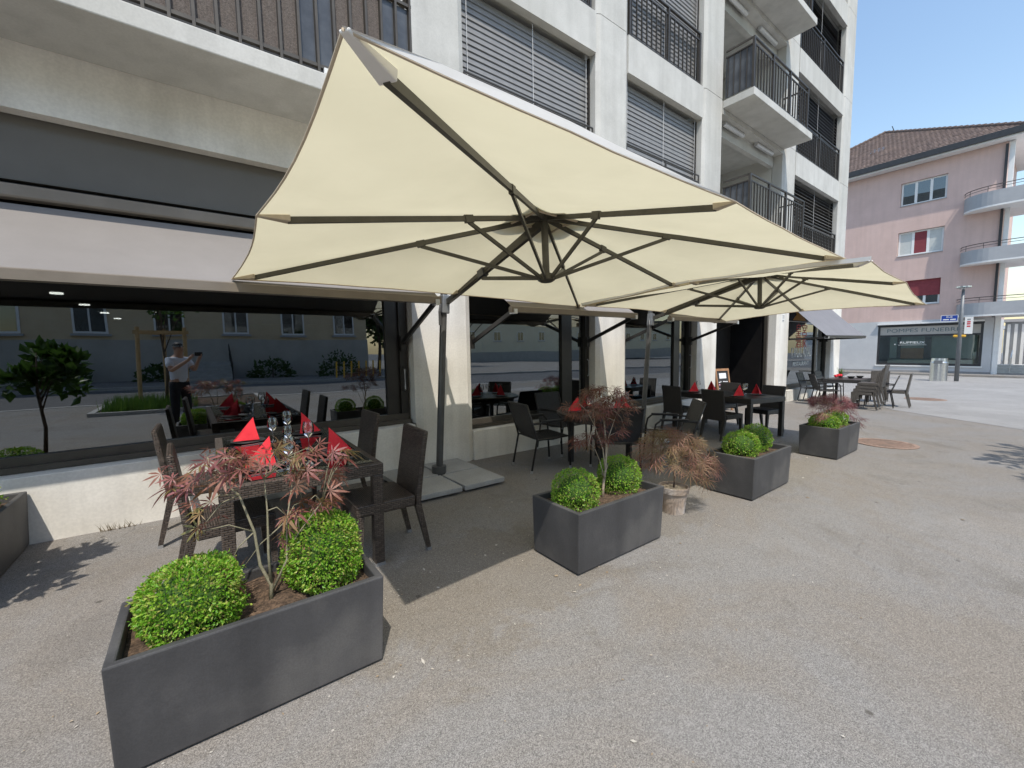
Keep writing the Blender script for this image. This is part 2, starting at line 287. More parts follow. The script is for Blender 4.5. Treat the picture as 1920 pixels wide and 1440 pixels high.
# ------------------------------------------------------------------ mesh helpers
class MB:
    def __init__(s): s.v = []; s.f = []
    def add(s, vs, fs):
        n = len(s.v); s.v += [tuple(x) for x in vs]; s.f += [tuple(i+n for i in f) for f in fs]; return s
    def box(s, x0, x1, y0, y1, z0, z1):
        return s.add([(x0,y0,z0),(x1,y0,z0),(x1,y1,z0),(x0,y1,z0),(x0,y0,z1),(x1,y0,z1),(x1,y1,z1),(x0,y1,z1)],
                     [(0,3,2,1),(4,5,6,7),(0,1,5,4),(1,2,6,5),(2,3,7,6),(3,0,4,7)])
    def quad(s, a, b, c, d): return s.add([a,b,c,d], [(0,1,2,3)])
    def prism(s, poly, z0, z1):
        n = len(poly); return s.add([(x,y,z0) for x,y in poly]+[(x,y,z1) for x,y in poly], [tuple(range(n))[::-1], tuple(range(n,2*n))]+[(i,(i+1)%n,n+(i+1)%n,n+i) for i in range(n)])
    def tube(s, pts, rad, n=8, caps=True):
        pts = [Vector(p) for p in pts]; k = len(pts); rad = rad if isinstance(rad,(list,tuple)) else [rad]*k
        vs = []; ref = None
        for i,p in enumerate(pts):
            d = (pts[min(i+1,k-1)]-pts[max(i-1,0)]).normalized()
            if ref is None: ref = Vector((0,0,1)) if abs(d.z)<.9 else Vector((1,0,0))
            a = d.cross(ref).normalized(); b = d.cross(a).normalized(); ref = -b if False else ref
            for j in range(n):
                t = 2*math.pi*j/n+math.pi/n; vs.append(p+a*math.cos(t)*rad[i]+b*math.sin(t)*rad[i])
        fs = [(i*n+j, i*n+(j+1)%n, (i+1)*n+(j+1)%n, (i+1)*n+j) for i in range(k-1) for j in range(n)]
        if caps: fs += [tuple(range(n))[::-1], tuple(range((k-1)*n, k*n))]
        return s.add(vs, fs)
    def bar(s, a, b, w, h, upv=(0,0,1)):
        a, b = Vector(a), Vector(b); d = (b-a).normalized(); u = Vector(upv)
        x = d.cross(u); 
        if x.length < 1e-4: x = d.cross(Vector((1,0,0)))
        x.normalize(); u = x.cross(d).normalized(); x *= w/2; u *= h/2
        return s.add([a-x-u,a+x-u,a+x+u,a-x+u,b-x-u,b+x-u,b+x+u,b-x+u], [(0,1,2,3),(7,6,5,4),(0,4,5,1),(1,5,6,2),(2,6,7,3),(3,7,4,0)])
    def lathe(s, prof, n=20, o=(0,0,0)):
        k = len(prof); vs = [(o[0]+r*math.cos(2*math.pi*j/n), o[1]+r*math.sin(2*math.pi*j/n), o[2]+z) for r,z in prof for j in range(n)]
        return s.add(vs, [(i*n+j, i*n+(j+1)%n, (i+1)*n+(j+1)%n, (i+1)*n+j) for i in range(k-1) for j in range(n)])
    def mesh(s, name, m, smooth=False):
        me = bpy.data.meshes.new(name); me.from_pydata(s.v, [], s.f); me.update()
        if m: me.materials.append(MATS[m] if isinstance(m,str) else m)
        if smooth: me.polygons.foreach_set('use_smooth', [True]*len(me.polygons))
        return me
    def build(s, name, m, parent=None, smooth=False, bevel=0):
        o = bpy.data.objects.new(name, s.mesh(name, m, smooth)); COL.objects.link(o)
        if parent: o.parent = parent
        if bevel:
            b = o.modifiers.new('bevel','BEVEL'); b.width = bevel; b.segments = 2; b.limit_method = 'ANGLE'
        return o
def tag(o, label, cat, group=None, kind=None):
    if label: o['label'] = label
    if cat: o['category'] = cat
    if group: o['group'] = group
    if kind: o['kind'] = kind
    return o
def thing(name, label, cat, loc=(0,0,0), rz=0, group=None, upright=False):
    o = bpy.data.objects.new(name, None); COL.objects.link(o); o.location = loc; o.rotation_euler = (0,0,rz); o.empty_display_size = .1
    tag(o, label, cat, group)
    if upright: UPRIGHT.add(o.name)
    return o
def struct(mb, name, m, upright=False):
    o = mb.build(name, m); o['kind'] = 'structure'
    if upright: UPRIGHT.add(o.name)
    return o
def inst(name, me, parent, loc=(0,0,0), rot=None, sc=None):
    o = bpy.data.objects.new(name, me); COL.objects.link(o); o.parent = parent; o.location = loc
    if rot is not None:
        if isinstance(rot, Quaternion): o.rotation_mode = 'QUATERNION'; o.rotation_quaternion = rot
        else: o.rotation_euler = rot
    if sc: o.scale = (sc,)*3 if not isinstance(sc,(tuple,list)) else sc
    return o
def copy_tree(o, parent=None):
    c = o.copy(); COL.objects.link(c); c.parent = parent
    for ch in list(o.children): copy_tree(ch, c)
    return c
def text(name, body, size, m, parent, mat4, ext=.002, align='CENTER', sx=1, sy=1, shear=0):
    cu = bpy.data.curves.new(name, 'FONT'); cu.body = body; cu.size = size; cu.extrude = ext; cu.align_x = align; cu.align_y = 'CENTER'; cu.shear = shear; cu.resolution_u = 3
    cu.materials.append(MATS[m])
    t = bpy.data.objects.new('tmp', cu); COL.objects.link(t)
    me = bpy.data.meshes.new_from_object(t.evaluated_get(bpy.context.evaluated_depsgraph_get())); bpy.data.objects.remove(t)
    o = bpy.data.objects.new(name, me); COL.objects.link(o); o.parent = parent; o.matrix_local = mat4 @ Matrix.Diagonal((sx,sy,1,1)); return o
def onY(x, y, z):  # text facing -Y
    return Matrix.Translation((x,y,z)) @ Matrix.Rotation(R(90),4,'X')
def onX(x, y, z):  # text facing -X, reading direction -Y
    return Matrix.Translation((x,y,z)) @ Matrix.Rotation(R(-90),4,'Z') @ Matrix.Rotation(R(90),4,'X')

# ================================================================== THE SETTING
YF = 5.024
struct(MB().quad((-300,-300,-.03),(400,-300,-.03),(400,300,-.03),(-300,300,-.03)), 'ground', 'road')
# pavement of old asphalt from the facade to the kerb
struct(MB().quad((-60,-6.6,0),(46,-6.6,0),(46,7,0),(-60,7,0)), 'pavement', 'asphalt')
struct(MB().quad((14.6,2.62,.004),(12.0,-.75,.004),(9.6,-3.6,.004),(37.2,-3.6,.004)).quad((14.6,2.62,.004),(37.2,-3.6,.004),(37.2,9,.004),(20.2,6,.004)), 'road', 'asphalt_new')
struct(MB().box(-60,46,-6.8,-6.6,-.03,.015), 'kerb', 'stone_kerb')
struct(MB().box(-60,90,-13.9,-13.7,-.03,.1), 'kerb', 'stone_kerb')
struct(MB().box(-60,90,-60,-13.9,-.03,.09), 'far_pavement', 'asphalt')
struct(MB().box(36.6,60,-1.5,12,-.03,.11), 'corner_pavement', 'asphalt')
# planting bed beside the road, seen in the window reflections
bed = thing('planting_bed', 'grassy planting bed with a stone edging, seen mirrored in the big cafe window', 'flower bed', (0,0,0))
MB().box(-2.24,1.6,-3.72,-3.6,0,.09).box(-2.24,-2.12,-7,-3.72,0,.09).box(-2.24,1.6,-7.12,-7,0,.09).box(1.48,1.6,-7,-3.72,0,.09).build('edging','stone_kerb',bed)
MB().box(-2.12,1.48,-7,-3.72,0,.05).build('soil','soil',bed)
rnd = random.Random(3); gm = MB()
for i in range(5200):
    x = rnd.uniform(-2.05,-.1); y = rnd.uniform(-6.9,-3.8)
    if rnd.random() > math.exp(-((x+1.5)/.75)**2-((y+4.6)/.9)**2)+.1: continue
    h = rnd.uniform(.12,.42); a = rnd.uniform(0,6.28); dx, dy = math.cos(a), math.sin(a); l = rnd.uniform(-.12,.12)
    gm.add([(x-dx*.012,y-dy*.012,.04),(x+dx*.012,y+dy*.012,.04),(x+dy*l,y-dx*l,.04+h)],[(0,1,2)])
o = gm.build('grass','grass',bed); o['kind'] = 'stuff'

# pale grit, petals and dry scraps scattered on the asphalt
lt = MB(); rl = random.Random(77)
for i in range(1500):
    x = rl.uniform(-2.5,16); y = rl.uniform(.4,4.9)
    if rl.random() < .35: x = rl.uniform(-1.5,4); y = rl.choice((1.85,4.9,2.5))+rl.gauss(0,.12)
    sz = rl.choice((.004,.005,.006,.009)) if rl.random()<.96 else rl.uniform(.012,.022); a = rl.uniform(0,6.28); dx,dy = math.cos(a)*sz,math.sin(a)*sz; k = rl.uniform(.3,.8)
    lt.add([(x-dx,y-dy,.004),(x+dy*k,y-dx*k,.007),(x+dx,y+dy,.004+sz*.3),(x-dy*k,y+dx*k,.006)],[(0,1,2,3)])
o = lt.build('litter','litter'); tag(o,'pale petals, grit and dry scraps scattered over the asphalt','litter',kind='stuff')
wd = MB()
for k in range(60):
    x = rl.choice((-.62,-.55,-.72,.2,1.2))+rl.gauss(0,.03); a = rl.uniform(0,6.28); h = rl.uniform(.03,.1); q = rl.uniform(.01,.06); wd.add([(x-.003,4.965,0),(x+.003,4.965,0),(x+q*math.cos(a),4.95-abs(q*math.sin(a)),h)],[(0,1,2)])
o = wd.build('weeds','litter_dry'); tag(o,'dry weeds growing from the joint along the wall base','weeds',kind='stuff')

# ------------------------------------------------------------------ the apartment building
B = thing('apartment_building', 'pale concrete apartment building with restaurant on the ground floor', 'building', upright=True)
PIL = [(-5.6,-4.75),(2.23,3.09),(5.72,6.57),(9.19,10.06),(13.55,14.42),(18.41,19.35)]
LEV = [-.6,4.28,7.15,10.03,12.92,15.8]
ch = .085
def pillar_poly(x0, x1, y0=YF, y1=5.33): return [(x0,y0+ch*.55),(x0+ch,y0),(x1-ch,y0),(x1,y0+ch*.55),(x1,y1),(x0,y1)]
for (x0,x1) in PIL:
    for a,b in zip(LEV[:-1],LEV[1:]):
        MB().prism(pillar_poly(x0,x1), a, b-.012).build('pillar','concrete' if a>0 else 'concrete_warm',B)
# body behind the pillars: side wall, roof, inner core
MB().box(19.0,19.33,5.335,17,-.6,15.8).build('side_wall','concrete',B)
MB().box(-14,19.34,YF+.02,17,15.8,16.2).build('roof_slab','concrete',B)
MB().box(-14,19,16.7,17,-.6,15.8).build('rear_wall','concrete',B)
BAYS = [(PIL[i][1],PIL[i+1][0]) for i in range(5)]
# spandrel beams
for bi,(x0,x1) in enumerate(BAYS):
    for li,z in enumerate(LEV[1:5]):
        if bi == 3 and li > 0: continue
        d = .65
        zb = 3.485 if li == 0 else z-d
        zt = 4.13 if (bi == 0 and li == 0) else z
        MB().box(x0+.003,x1-.012,YF+.012,YF+.142,zb,zt-.004).build('spandrel_beam','concrete_warm' if (bi==0 and li==0) else 'concrete',B)
        MB().box(x0+.003,x1-.003,YF+.145,5.6,zb+.14,zt-.01).build('floor_slab','concrete',B)
# ------- ground floor: plinth walls, windows
def shop_window(x0, x1, z0, z1, split, label, sun_sill=.3):
    W = bpy.data.objects.new('window',None); COL.objects.link(W); W.parent = B; W['label'] = label
    yg = 5.26
    f = MB(); t = .06
    MB().box(x0,x1,yg-.05,yg+.05,z0,z0+.075).box(x0,x1,yg-.11,yg-.052,z0-.05,z0).build('sill_frame','frame_bronze',W)
    f.box(x0,x1,yg-.05,yg+.05,z1-.08,z1).box(x0,x0+t,yg-.05,yg+.05,z0+.075,z1-.08).box(x1-.1,x1,yg-.05,yg+.05,z0+.075,z1-.08)
    if split: f.box(split-.07,split+.07,yg-.045,yg+.045,z0+.075,z1-.08).box(split+.07,split+.2,yg-.015,yg+.045,z0+.075,z1-.08)
    f.build('frame','frame_dark',W)
    MB().box(x0+.06,(split or x1-.1),yg-.006,yg+.006,z0+.07,z1-.07).build('pane','cafe_glass',W)
    if split: MB().box(split+.2,x1-.1,yg+.01,yg+.02,z0+.07,z1-.07).build('pane','cafe_glass',W)
    h = MB().tube([(x1-.06,yg-.07,1.02),(x1-.06,yg-.1,1.04),(x1-.06,yg-.1,1.3),(x1-.06,yg-.06,1.32)],.011,6); h.build('handle','steel',W)
    return W
def plinth(x0, x1, zt, y0=YF-.0):
    MB().box(x0+.002,x1-.035,y0,5.2,-.6,zt).build('plinth_wall','concrete_warm',B,bevel=.008)
plinth(-4.75,2.23,.585,YF-.03); plinth(3.092,5.72,.37); plinth(6.572,9.19,.3); plinth(14.45,18.41,.08)
MB().box(2.196,2.228,5.06,5.2,-.5,.585).build('joint','frame_dark',B)
shop_window(-4.72,2.2,.64,2.96,1.99,'wide cafe window behind the set table, mirroring the photographer')
shop_window(3.1,5.71,.43,3.4,5.1,'cafe window between the first and second pillars')
shop_window(6.58,9.18,.36,3.4,8.55,'cafe window behind the second parasol pole')
W4 = shop_window(14.43,18.4,.14,3.4,17.35,'end window with the restaurant lettering')
# fascia above the wide window
MB().box(-4.74,2.22,YF+.16,5.3,2.98,3.62).build('fascia_panel','fascia_dark',B)
for x0,x1 in ((3.1,5.71),(6.58,9.18),(14.43,18.4)): MB().box(x0,x1,5.3,5.4,3.38,3.64).build('fascia_panel','fascia_dark',B)
# interior of the restaurant: floor, ceiling, walls, downlights
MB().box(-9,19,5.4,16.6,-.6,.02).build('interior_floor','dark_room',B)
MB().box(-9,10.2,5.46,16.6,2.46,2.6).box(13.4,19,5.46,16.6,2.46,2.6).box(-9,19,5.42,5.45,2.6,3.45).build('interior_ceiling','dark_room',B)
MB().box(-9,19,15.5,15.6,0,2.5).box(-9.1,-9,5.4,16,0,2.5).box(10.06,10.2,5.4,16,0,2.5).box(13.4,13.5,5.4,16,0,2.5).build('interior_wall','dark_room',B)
me = MB().lathe([(0,0),(.07,0),(.07,.02),(0,.02)],14).mesh('downlight','lamp_glow')
for (x,y) in ((-1.56,8.73),(-1.55,10.5),(-1.53,12.35),(-1.54,14.2)): inst('downlight',me,B,(x,y,2.438))
# entrance: dark recess with steel door frame
MB().box(10.07,13.54,6.3,6.36,-.5,3.4).build('entrance_screen','frame_dark',B)
MB().box(10.07,10.12,5.34,6.3,-.5,3.4).box(13.5,13.54,5.34,6.3,-.5,3.4).box(10.12,13.5,5.34,6.3,2.75,3.4).build('entrance_lining','frame_dark',B)
MB().box(10.12,10.17,5.25,5.33,-.3,2.75).box(13.4,13.48,5.25,5.33,-.3,2.75).build('door_frame','frame_bronze',B)
# ------- restaurant lettering on the end window (inside W4 plane)
text('lettering','K PALAIS ROYAL',.42,'letter_white',W4,onY(16.15,5.25,1.22),.002,sx=.55,sy=1.1)
text('lettering','RESTAURANT',.2,'letter_white',W4,onY(16.15,5.25,.85),.001,sx=1.15)
text('lettering','皇宮',.46,'letter_red',W4,onY(16.1,5.25,1.93),.001,sx=1.15)
text('lettering','酒家',.42,'letter_red',W4,onY(16.1,5.25,1.54),.001,sx=1.15)
lg = MB()   # pagoda roof emblem
lg.add([(15.3,5.252,2.28),(16.45,5.252,2.28),(16.2,5.252,2.44),(15.55,5.252,2.44)],[(0,1,2,3)]).add([(15.55,5.252,2.5),(16.2,5.252,2.5),(16.05,5.252,2.62),(15.7,5.252,2.62)],[(0,1,2,3)]).add([(15.6,5.251,2.44),(16.15,5.251,2.44),(16.15,5.251,2.5),(15.6,5.251,2.5)],[(0,1,2,3)])
lg.build('emblem','letter_gold',W4)
MB().box(15.0,16.5,5.25,5.253,2.23,2.25).build('emblem_line','letter_white',W4)
# house number on the fourth pillar
MB().box(13.82,13.98,YF-.008,YF,2.2,2.4).build('number_plate','white_paint',B)
text('house_number','33',.14,'letter_grey',B,onY(13.9,YF-.011,2.32),.001)
MB().box(13.84,13.96,YF-.012,YF-.008,2.215,2.235).build('number_line','letter_grey',B)

# ------- upper floors: blinds, guards, railings
slat_cache = {}
def blind(x0, x1, z0, z1, y, m, tilt, label, pitch_=.088, cords=3):
    P = bpy.data.objects.new('blind',None); COL.objects.link(P); P.parent = B; P['label'] = label
    key = (round(x1-x0,3), m, tilt)
    if key not in slat_cache:
        a = R(tilt); dy, dz = .056*math.cos(a), .056*math.sin(a); L_ = (x1-x0)/2-.03
        pr = [(-dy,-dz),(-dy*.3,-dz*.3+.006),(dy*.3,dz*.3+.006),(dy,dz),(dy*.3,dz*.3+.003),(-dy*.3,-dz*.3+.003)]
        s = MB(); n = 6; s.add([(-L_,p,q) for p,q in pr]+[(L_,p,q) for p,q in pr],[(i,(i+1)%n,n+(i+1)%n,n+i) for i in range(n)]+[(5,4,3,2,1,0),(6,7,8,9,10,11)])
        slat_cache[key] = s.mesh('slat', m)
    z = z0+.05
    rr = random.Random(int(x0*100+z0*10))
    while z < z1-.03:
        inst('slat', slat_cache[key], P, ((x0+x1)/2, y, z), (R(rr.uniform(-2.5,2.5)),0,0)); z += pitch_
    for i in range(cords):
        cx = x0+.12+(x1-x0-.24)*i/(cords-1); MB().box(cx-.004,cx+.004,y-.066,y-.06,z0,z1).build('cord','cord',P)
    MB().box(x0+.02,x1-.02,y-.03,y+.03,z0,z0+.03).build('bottom_bar',m,P)
    for gx in (x0,x1-.03): MB().box(gx,gx+.03,y-.04,y+.04,z0,z1).build('guide','frame_dark',P)
    # dark window behind
    MB().box(x0,x1,y+.09,y+.12,z0,z1).build('window_behind','house_glass_dark' if 'house_glass_dark' in MATS else 'frame_dark',P)
    return P
names = {1:'first',2:'second',3:'third',4:'fourth'}
YB = 5.225
for bi in (1,2,4):
    x0,x1 = BAYS[bi]
    for li in (1,2,3):
        z0, z1 = LEV[li], LEV[li+1]-.65
        dark = bi == 4 and li > 1
        blind(x0+.01,x1-.01,z0+.02,z1-.02 if True else z1,YB,'blind_dark' if dark else 'blind_slat',(80 if bi!=4 else (42 if li==1 else 62)),
              f'{"dark" if dark else "grey"} slatted blind on the {names[li]} upper floor, {"second" if bi==1 else "third" if bi==2 else "last"} bay', pitch_=.082 if bi!=4 else .1)
def bal_mesh(h): return MB().box(-.0075,.0075,-.014,.014,0,h).mesh('baluster','rail_metal')
bal1 = bal_mesh(.86)
def railing(x0, x1, y, z, label, posts=(), step=.155, parent=B, top=1.07):
    P = bpy.data.objects.new('railing',None); COL.objects.link(P); P.parent = parent; P['label'] = label; P.location = (0,0,0)
    MB().box(x0,x1,y-.022,y+.022,z+top-.03,z+top).box(x0,x1,y-.014,y+.014,z+.91,z+.935).box(x0,x1,y-.014,y+.014,z+.04,z+.065).build('rail','rail_metal',P)
    x = x0+.08
    while x < x1-.05:
        inst('baluster',bal1,P,(x,y,z+.055)); x += step
    for px in posts: MB().box(px-.022,px+.022,y-.024,y+.024,z,z+top-.002).build('post','rail_metal',P)
    return P
for bi in (2,4):
    x0,x1 = BAYS[bi]
    for li in (2,3):
        railing(x0+.06,x1-.1,5.085,LEV[li],f'dark bar railing on the {names[li]} upper floor, {"third" if bi==2 else "last"} bay',(x0+.08,(x0+x1)/2,x1-.12))
railing(BAYS[4][0]+.06,BAYS[4][1]-.1,5.085,LEV[1],'dark bar railing on the first upper floor, last bay',(BAYS[4][0]+.08,BAYS[4][1]-.12))
# low guard rails in front of the first-floor blinds
for bi in (1,2):
    x0,x1 = BAYS[bi]; xm = (x0+x1)/2
    g = MB()
    for a,b in ((x0+.04,xm-.012),(xm+.012,x1-.04)):
        g.bar((a,5.1,5.3),(b,5.1,5.3),.02,.02).bar((a,5.1,5.16),(b,5.1,5.16),.02,.02).bar((a,5.1,4.3),(a,5.1,5.31),.02,.02).bar((b,5.1,4.3),(b,5.1,5.31),.02,.02)
    g.build('guard_rail','rail_metal',B)
railing(BAYS[1][0]+.06,BAYS[1][1]-.1,5.085,LEV[2],'dark bar railing on the second upper floor, second bay',(BAYS[1][0]+.08,BAYS[1][1]-.12))
# ------- left balcony over the wide window
MB().box(-4.75,2.18,4.31,YF+.01,3.987,4.15).build('balcony_slab','concrete',B,bevel=.01)
MB().box(-4.75,2.2,YF+.16,5.5,4.15,4.28).build('threshold','concrete',B)
MB().box(-4.75,2.22,5.4,5.5,4.28,6.5).build('balcony_rear_glazing','frame_dark',B)
P = bpy.data.objects.new('railing',None); COL.objects.link(P); P.parent = B; P['label'] = 'bronze balcony railing with woven screen panels'
y = 4.36
MB().box(-4.7,2.03,y-.02,y+.02,4.205,4.235).box(-4.7,2.03,y-.02,y+.02,5.13,5.16).box(-4.7,2.03,y-.025,y+.025,5.24,5.27).box(1.99,2.03,y+.02,5.02,5.24,5.27).box(1.99,2.03,y+.02,5.02,4.205,4.235).build('rail','frame_bronze',P)
xb = 2.01; k = 0
while xb > -2.4:
    MB().box(xb-.011,xb+.011,y-.03,y+.03,4.16,5.24).build('post','frame_bronze',P)
    if k not in (0,):
        dark = k in (1,2,6,7)
        MB().box(xb+.016,xb+.139,y+.012,y+.02,4.24,5.12).build('screen_panel','smoked_panel' if dark else 'rattan_screen',P)
    xb -= .155; k += 1
for yy in (4.5,4.66,4.82): MB().box(2.0,2.02,yy-.011,yy+.011,4.2,5.24).build('post','frame_bronze',P)
MB().box(1.12,1.3,4.312,4.34,4.15,4.2).build('drain_plate','white_paint',B)
# ------- loggias between the third and fourth pillars
x0,x1 = BAYS[3]
for li in (1,2,3):
    z = LEV[li]
    MB().box(x0+.0,x1-.0,4.37,YF+.02,z-.165,z).build('balcony_slab','concrete',B,bevel=.008)
    MB().box(x0,x1,YF+.02,7.2,z-.28,z-.002).build('loggia_floor','concrete',B)
    MB().box(x0,x1,6.9,7.2,z,LEV[li+1]-.28).build('loggia_rear_wall','plaster_inside',B)
    for gx in (x0-.1,x1): MB().box(gx,gx+.1,5.34,7.2,z,LEV[li+1]-.28).build('loggia_side_wall','plaster_inside',B)
    MB().box(x0+.5,x0+2.1,6.86,6.9,z,z+2.15).build('loggia_door','house_glass',B)
    zc = LEV[li+1]
    MB().box(x0+.02,x1-.02,5.3,5.42,zc-.56,zc-.27).build('loggia_beam','concrete',B)
    MB().box(x0+.02,x1-.02,5.14,5.24,zc-.26,zc-.17).build('awning_track','silver_tube',B)
    for a,b in ((x0+.35,x0+1.35),(x0+2.1,x0+3.1)): MB().tube([(a,5.2,zc-.33),(b,5.2,zc-.33)],.055,10).build('awning_tube','silver_tube',B,smooth=False)
    RL = railing(10.1,13.28,4.42,z,f'loggia balcony railing on the {names[li]} upper floor',(10.1,11.1,12.09,13.26),.152)
    sd_ = MB().box(10.08,10.12,4.44,5.02,z+1.04,z+1.07).box(10.08,10.12,4.44,5.02,z+.91,z+.935).box(13.24,13.28,4.44,5.02,z+1.04,z+1.07).box(13.24,13.28,4.44,5.02,z+.04,z+.065)
    sd_.build('side_rail','rail_metal',RL)
    for yy in (4.56,4.7,4.84,4.97):
        for xx in (10.1,13.26): inst('baluster',bal1,RL,(xx,yy,z+.055),(0,0,R(90)))
    MB().box(10.105,10.112,4.44,5.02,z+.05,z+.92).build('side_panel','smoked_panel',RL)

# ------------------------------------------------------------------ awnings (drop-arm) over the cafe windows
def awning(x0, x1, zt, yt, yf, zf, mfab, label, pivz=1.64, vis=True):
    A = thing('awning', label, 'awning', upright=True, group='awnings over the restaurant windows')
    f = MB(); n = 6
    for i in range(n):
        t0, t1 = i/n, (i+1)/n
        def pt(t): s = -.02*math.sin(math.pi*t); return yt+(yf-yt)*t, zt+(zf+.03-zt)*t+s
        (ya,za),(yb,zb) = pt(t0), pt(t1)
        f.add([(x0,ya,za),(x1,ya,za),(x1,yb,zb),(x0,yb,zb)],[(0,1,2,3)])
    f.build('fabric',mfab,A)
    MB().prism([(yf-.035,zf-.045),(yf+.035,zf-.045),(yf+.04,zf+.02),(yf,zf+.045),(yf-.035,zf+.03)],x0-.02,x1+.02)
    fb = MB(); prof = [(yf-.035,zf-.04),(yf+.03,zf-.045),(yf+.035,zf+.015),(yf,zf+.04),(yf-.035,zf+.028)]; k = len(prof)
    fb.add([(x0-.02,a,b) for a,b in prof]+[(x1+.02,a,b) for a,b in prof],[tuple(range(k)),tuple(range(k,2*k))[::-1]]+[(i,k+i,k+(i+1)%k,(i+1)%k) for i in range(k)])
    fb.build('front_bar','awning_bar' if mfab=='awning_fabric' else 'arm_black',A)
    MB().box(x0-.02,x1+.02,yt-.045,yt+.06,zt+.035,zt+.15).build('cassette','awning_bar',A,bevel=.02)
    for x in (x0+.03,x1-.03):
        MB().bar((x,5.18,pivz),(x,yf+.03,zf-.03),.03,.055).build('arm','arm_black' ,A)
        MB().box(x-.03,x+.03,5.15,5.22,pivz-.09,pivz+.09).build('bracket','frame_dark',A)
        MB().box(x-.025,x+.025,yf-.05,yf+.05,zf-.06,zf+.0).build('end_cap','silver_tube',A)
    return A
awning(-4.6,2.16,2.77,5.1,4.19,2.1,'awning_fabric','long mauve-grey awning over the wide window, left of the first parasol')
awning(3.16,5.66,2.77,5.1,4.17,2.04,'awning_fabric','grey awning between the first and second pillars, under the big parasol')
awning(6.64,9.12,2.77,5.1,4.17,2.03,'awning_fabric','grey awning mostly hidden behind the second parasol')
awning(14.5,18.35,2.75,5.1,4.1,1.72,'awning_cool','low blue-grey awning over the end window with the lettering',pivz=1.66)

